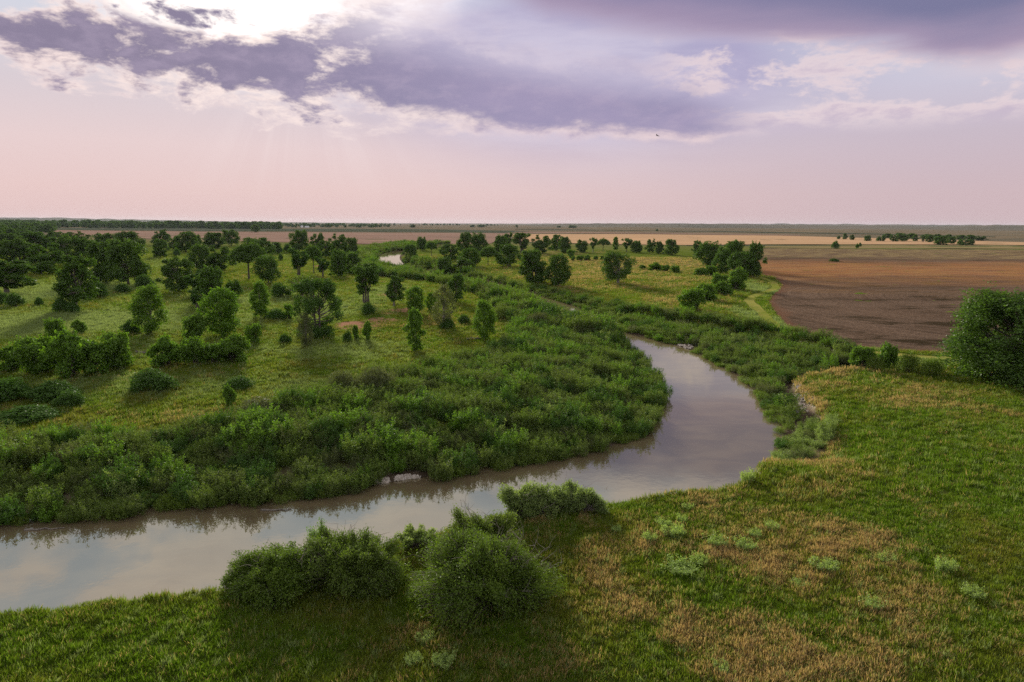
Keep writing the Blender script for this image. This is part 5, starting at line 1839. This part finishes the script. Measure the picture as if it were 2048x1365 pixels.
def thicket_zone(px_poly, dens, hscale, kindw, z=0.0, seed=0, edge=2.3):
    poly = [at(x, y, z) for x, y in px_poly]
    a = np.array(poly)
    r2 = np.random.RandomState(seed)
    n = int((a[:, 0].max() - a[:, 0].min()) * (a[:, 1].max() - a[:, 1].min()) * dens)
    x = r2.uniform(a[:, 0].min(), a[:, 0].max(), n)
    y = r2.uniform(a[:, 1].min(), a[:, 1].max(), n)
    k = inside(x, y, poly) & ~inside(x, y, river_poly)
    x, y = x[k], y[k]
    n = len(x)
    zz = np.maximum(height(x, y), WATER_Z)
    dw = dist_line(x, y, inner_line + outer_line)
    k = (zz > -1.75) & (dw > 0.15) & ~open_silt(x, y) & (dist_line(x, y, CUT) > edge)
    x, y, zz, dw = x[k], y[k], zz[k], dw[k]
    n = len(x)
    big = 0.75 * fbm(x, y, 12, 3, 71) + 0.45 * fbm(x, y, 4.5, 2, 72)
    s = hscale * np.clip(0.66 + 0.42 * r2.rand(n) ** 1.2 + 0.40 * big, 0.4, 1.45) * (0.70 + 0.30 * smooth(0.3, 4.5, dw))
    kk = fbm(x, y, 9, 3, 73) + 0.38 * r2.normal(size=n)
    order = np.argsort(np.argsort(kk)) / max(1, n)
    cw = np.cumsum(kindw) / np.sum(kindw)
    idx = np.searchsorted(cw, np.clip(order, 0, 0.9999))
    idx = np.where((dw < 2.2) & (r2.rand(n) < 0.6), 4, idx)
    TH.append((np.stack([x, y, zz - 0.05], 1), s, idx))


def open_silt(x, y):
    """bare silt showing at the water's edge"""
    out = np.zeros(len(x), bool)
    for px, py, rx, ry in ((824, 962, 50, 22), (766, 960, 22, 10), (1255, 893, 50, 12), (1370, 694, 32, 7)):
        cx, cy = at(px, py, -1.3)
        ex, _ = at(px + rx, py, -1.3)
        _, fy = at(px, py - ry, -1.3)
        out |= ((x - cx) / (ex - cx)) ** 2 + ((y - cy) / (fy - cy)) ** 2 < 1
    return out


CUT = smooth_line([at(x, y, -0.3) for x, y in [(1612, 888), (1640, 860), (1650, 828), (1628, 798), (1600, 775), (1594, 763), (1615, 754), (1690, 741)]], 4)
W_MAIN = [0.20, 0.24, 0.14, 0.10, 0.10, 0.18, 0.04]
thicket_zone([(-420, 1072), (-200, 1062), (0, 1052), (300, 1027), (560, 1008), (830, 968), (1100, 921), (1230, 899), (1303, 856), (1324, 800), (1298, 740), (1252, 690), (1215, 660), (1150, 635), (1060, 600),
              (985, 577), (945, 572), (960, 600), (1015, 636), (1025, 682), (1005, 712), (930, 736), (860, 750), (780, 772), (650, 808), (560, 840), (430, 872), (300, 900), (180, 892), (100, 885),
              (40, 900), (-120, 890), (-420, 880)], 0.9, 0.9, W_MAIN, -0.8, 1)
thicket_zone([(1050, 572), (1150, 597), (1240, 621), (1330, 636), (1440, 655), (1540, 668), (1640, 690), (1700, 712), (1740, 738), (1690, 744), (1615, 755), (1596, 765), (1605, 780), (1640, 808), (1648, 835),
              (1635, 860), (1606, 886), (1570, 902), (1548, 915), (1557, 893), (1545, 862), (1530, 830), (1508, 795), (1480, 765), (1440, 735), (1400, 711), (1342, 691), (1250, 667), (1190, 646), (1110, 605)],
             0.75, 0.85, [0.18, 0.26, 0.12, 0.08, 0.22, 0.10, 0.04], -1.0, 2)
# taller willows that close the view up the river beyond the bend
thicket_zone([(1228, 662), (1170, 634), (1100, 606), (1010, 580), (940, 564), (915, 575), (990, 606), (1070, 640), (1140, 672), (1205, 698), (1250, 692)], 0.95, 1.55, W_MAIN, -0.8, 6)
# the fringe that hangs over the water along the inner bank
r2 = np.random.RandomState(21)
il = np.array(inner[::1])
seg = np.hypot(*(il[1:] - il[:-1]).T)
for i in range(len(il) - 1):
    nn = r2.poisson(seg[i] * 3.0)
    if nn == 0:
        continue
    tt_ = r2.rand(nn)[:, None]
    q_ = il[i] * (1 - tt_) + il[i + 1] * tt_ + r2.normal(size=(nn, 2)) * 1.1
    k = ~inside(q_[:, 0], q_[:, 1], river_poly) & ~open_silt(q_[:, 0], q_[:, 1])
    q_ = q_[k]
    if len(q_) == 0:
        continue
    zz = np.maximum(height(q_[:, 0], q_[:, 1]), WATER_Z)
    TH.append((np.column_stack([q_, zz - 0.05]), 0.55 + 0.45 * r2.rand(len(q_)), r2.choice([0, 1, 4, 4, 5], len(q_))))
# pale willows under the cut bank nearest the water
thicket_zone([(1550, 905), (1585, 880), (1635, 830), (1668, 850), (1655, 885), (1615, 912), (1575, 930), (1540, 935)], 2.0, 0.62, [0.05, 0.1, 0.1, 0.0, 0.1, 0.0, 0.65], -1.0, 3, 0.5)
# both banks of the reach upstream
thicket_zone([(985, 577), (1060, 600), (1110, 605), (1050, 572), (1000, 560), (930, 545), (870, 533), (826, 522), (800, 521), (793, 512), (806, 499), (880, 496), (900, 489), (800, 490), (760, 494), (735, 500), (690, 505),
              (690, 530), (700, 552), (760, 556), (800, 560), (850, 565), (900, 575), (945, 580)], 0.20, 1.45, W_MAIN, -0.5, 4)
P = np.concatenate([a for a, b, c in TH])
SC = np.concatenate([b for a, b, c in TH])
ID = np.concatenate([c for a, b, c in TH])
n = len(P)
r2 = np.random.RandomState(8)
scatter('willow_thicket', P, np.stack([r2.normal(size=n) * .08, r2.normal(size=n) * .08, r2.uniform(0, 6.28, n)], 1),
        np.stack([np.maximum(SC, 0.7) * r2.uniform(.9, 1.25, n), np.maximum(SC, 0.7) * r2.uniform(.9, 1.25, n), SC], 1), ID, kinds, {})
print('thicket', n)

# ---- far woods: one object each
wood_kinds = []
for nm in ('broad0', 'broad1', 'broad2', 'broad3', 'broad4'):
    c = PROTO[nm][0].copy()
    wood_kinds.append(c)
r2 = np.random.RandomState(11)
WP = []
for lo_px, hi_px, y_a, y_b, n, hh in [(-420, 560, 457.0, 450.5, 900, 17), (540, 780, 455.6, 450.5, 150, 13), (780, 1000, 451.5, 449.5, 40, 13), (-420, 110, 466, 458, 330, 13), (-420, 70, 480, 466, 130, 12), (-420, 30, 505, 480, 40, 12)]:
    for i in range(n):
        px = r2.uniform(lo_px, hi_px)
        hor = 447 + 0.0068 * (px - 1024)
        shift = hor - 441.5 if y_a < 458 and px < 560 else 0
        py = r2.uniform(y_b, y_a) + shift
        if y_a > 458:
            py = min(py, 466 if px > 70 else 999)
        x, y = at(px, max(py, hor + 5))
        WP.append((x, y, hh * r2.uniform(0.75, 1.25)))
WP = np.array(WP)
n = len(WP)
z = height(WP[:, 0], WP[:, 1])
s = WP[:, 2] / 11.0
scatter('distant_woodland', np.stack([WP[:, 0], WP[:, 1], z - 1.0], 1), np.stack([np.zeros(n), np.zeros(n), r2.uniform(0, 6.28, n)], 1),
        np.stack([s * 1.25, s * 1.25, s], 1), r2.randint(0, 5, n), wood_kinds, {})

# ---- pale silt and rubble at the water's edge of the inner bank
m, t, o = new_mat('pale_silt_stones')
p = position(t)
b = noise(t, p, 5.0, 4, 0.6)
principled(t, o, mixc(t, b.step(0.35, 0.65), (0.46, 0.42, 0.36, 1), (0.34, 0.30, 0.24, 1)), 0.9, bump(t, b, 0.5, 0.05), 0.15)
M_STONE = m
stones = []
for i in range(4):
    r3 = np.random.RandomState(400 + i)
    import bmesh
    bm = bmesh.new()
    bmesh.ops.create_icosphere(bm, subdivisions=1, radius=0.5)
    for v in bm.verts:
        v.co = Vector((v.co.x * 1.2, v.co.y, v.co.z * 0.6)) * r3.uniform(0.75, 1.2)
    me = bpy.data.meshes.new('stone')
    bm.to_mesh(me)
    bm.free()
    me.materials.append(M_STONE)
    stones.append(bpy.data.objects.new('stone', me))
SP = []
r3 = np.random.RandomState(9)
for (px, py, rx, ry, nn) in [(822, 953, 34, 9, 900), (765, 955, 14, 6, 160), (725, 970, 26, 4, 200), (640, 985, 30, 4, 110), (1190, 893, 26, 5, 130), (1365, 690, 22, 5, 160), (1385, 700, 16, 4, 100), (1622, 792, 30, 26, 700), (1600, 772, 16, 12, 200)]:
    for i in range(nn):
        a = r3.uniform(0, 6.28)
        r = math.sqrt(r3.rand())
        SP.append(at(px + math.cos(a) * r * rx, py + math.sin(a) * r * ry, -1.1))
SP = np.array(SP)
z = height(SP[:, 0], SP[:, 1])
k = (z > WATER_Z + 0.02) & (z < -0.4)
SP, z = SP[k], z[k]
n = len(SP)
s = r3.uniform(0.10, 0.40, n)
scatter('bank_rubble', np.stack([SP[:, 0], SP[:, 1], z + 0.02], 1), r3.uniform(0, 6.28, (n, 3)) * np.array([.15, .15, 1]), np.stack([s * 1.2, s, s], 1), r3.randint(0, 4, n), stones, {})

# ---- the eroded face of the cut bank: crumbling earth blocks below the turf
m, t, o = new_mat('bare_bank_earth')
p = position(t)
b = noise(t, p, 3.0, 5, 0.65)
principled(t, o, mixc(t, b.step(0.35, 0.65), (0.17, 0.135, 0.10, 1), (0.095, 0.075, 0.055, 1)), 0.95, bump(t, b, 0.6, 0.1), 0.1)

# ------------------------------------------------------------------ haze over the whole valley
bm = bmesh.new()
bmesh.ops.create_cube(bm, size=1.0)
me = bpy.data.meshes.new('haze')
bm.to_mesh(me)
bm.free()
haze = bpy.data.objects.new('haze', me)
COL.objects.link(haze)
haze.scale = (33000, 33000, 84)
haze.location = (0, 0, 84 / 2 - 4.0)
tag(haze, kind='stuff')
m, t, o = new_mat('haze')
pv_ = t.nodes.new('ShaderNodeVolumePrincipled')
pv_.inputs['Density'].default_value = 0.000018
pv_.inputs['Color'].default_value = (0.50, 0.58, 0.64, 1)
pv_.inputs['Anisotropy'].default_value = 0.2
t.links.new(pv_.outputs[0], o.inputs['Volume'])
me.materials.append(m)
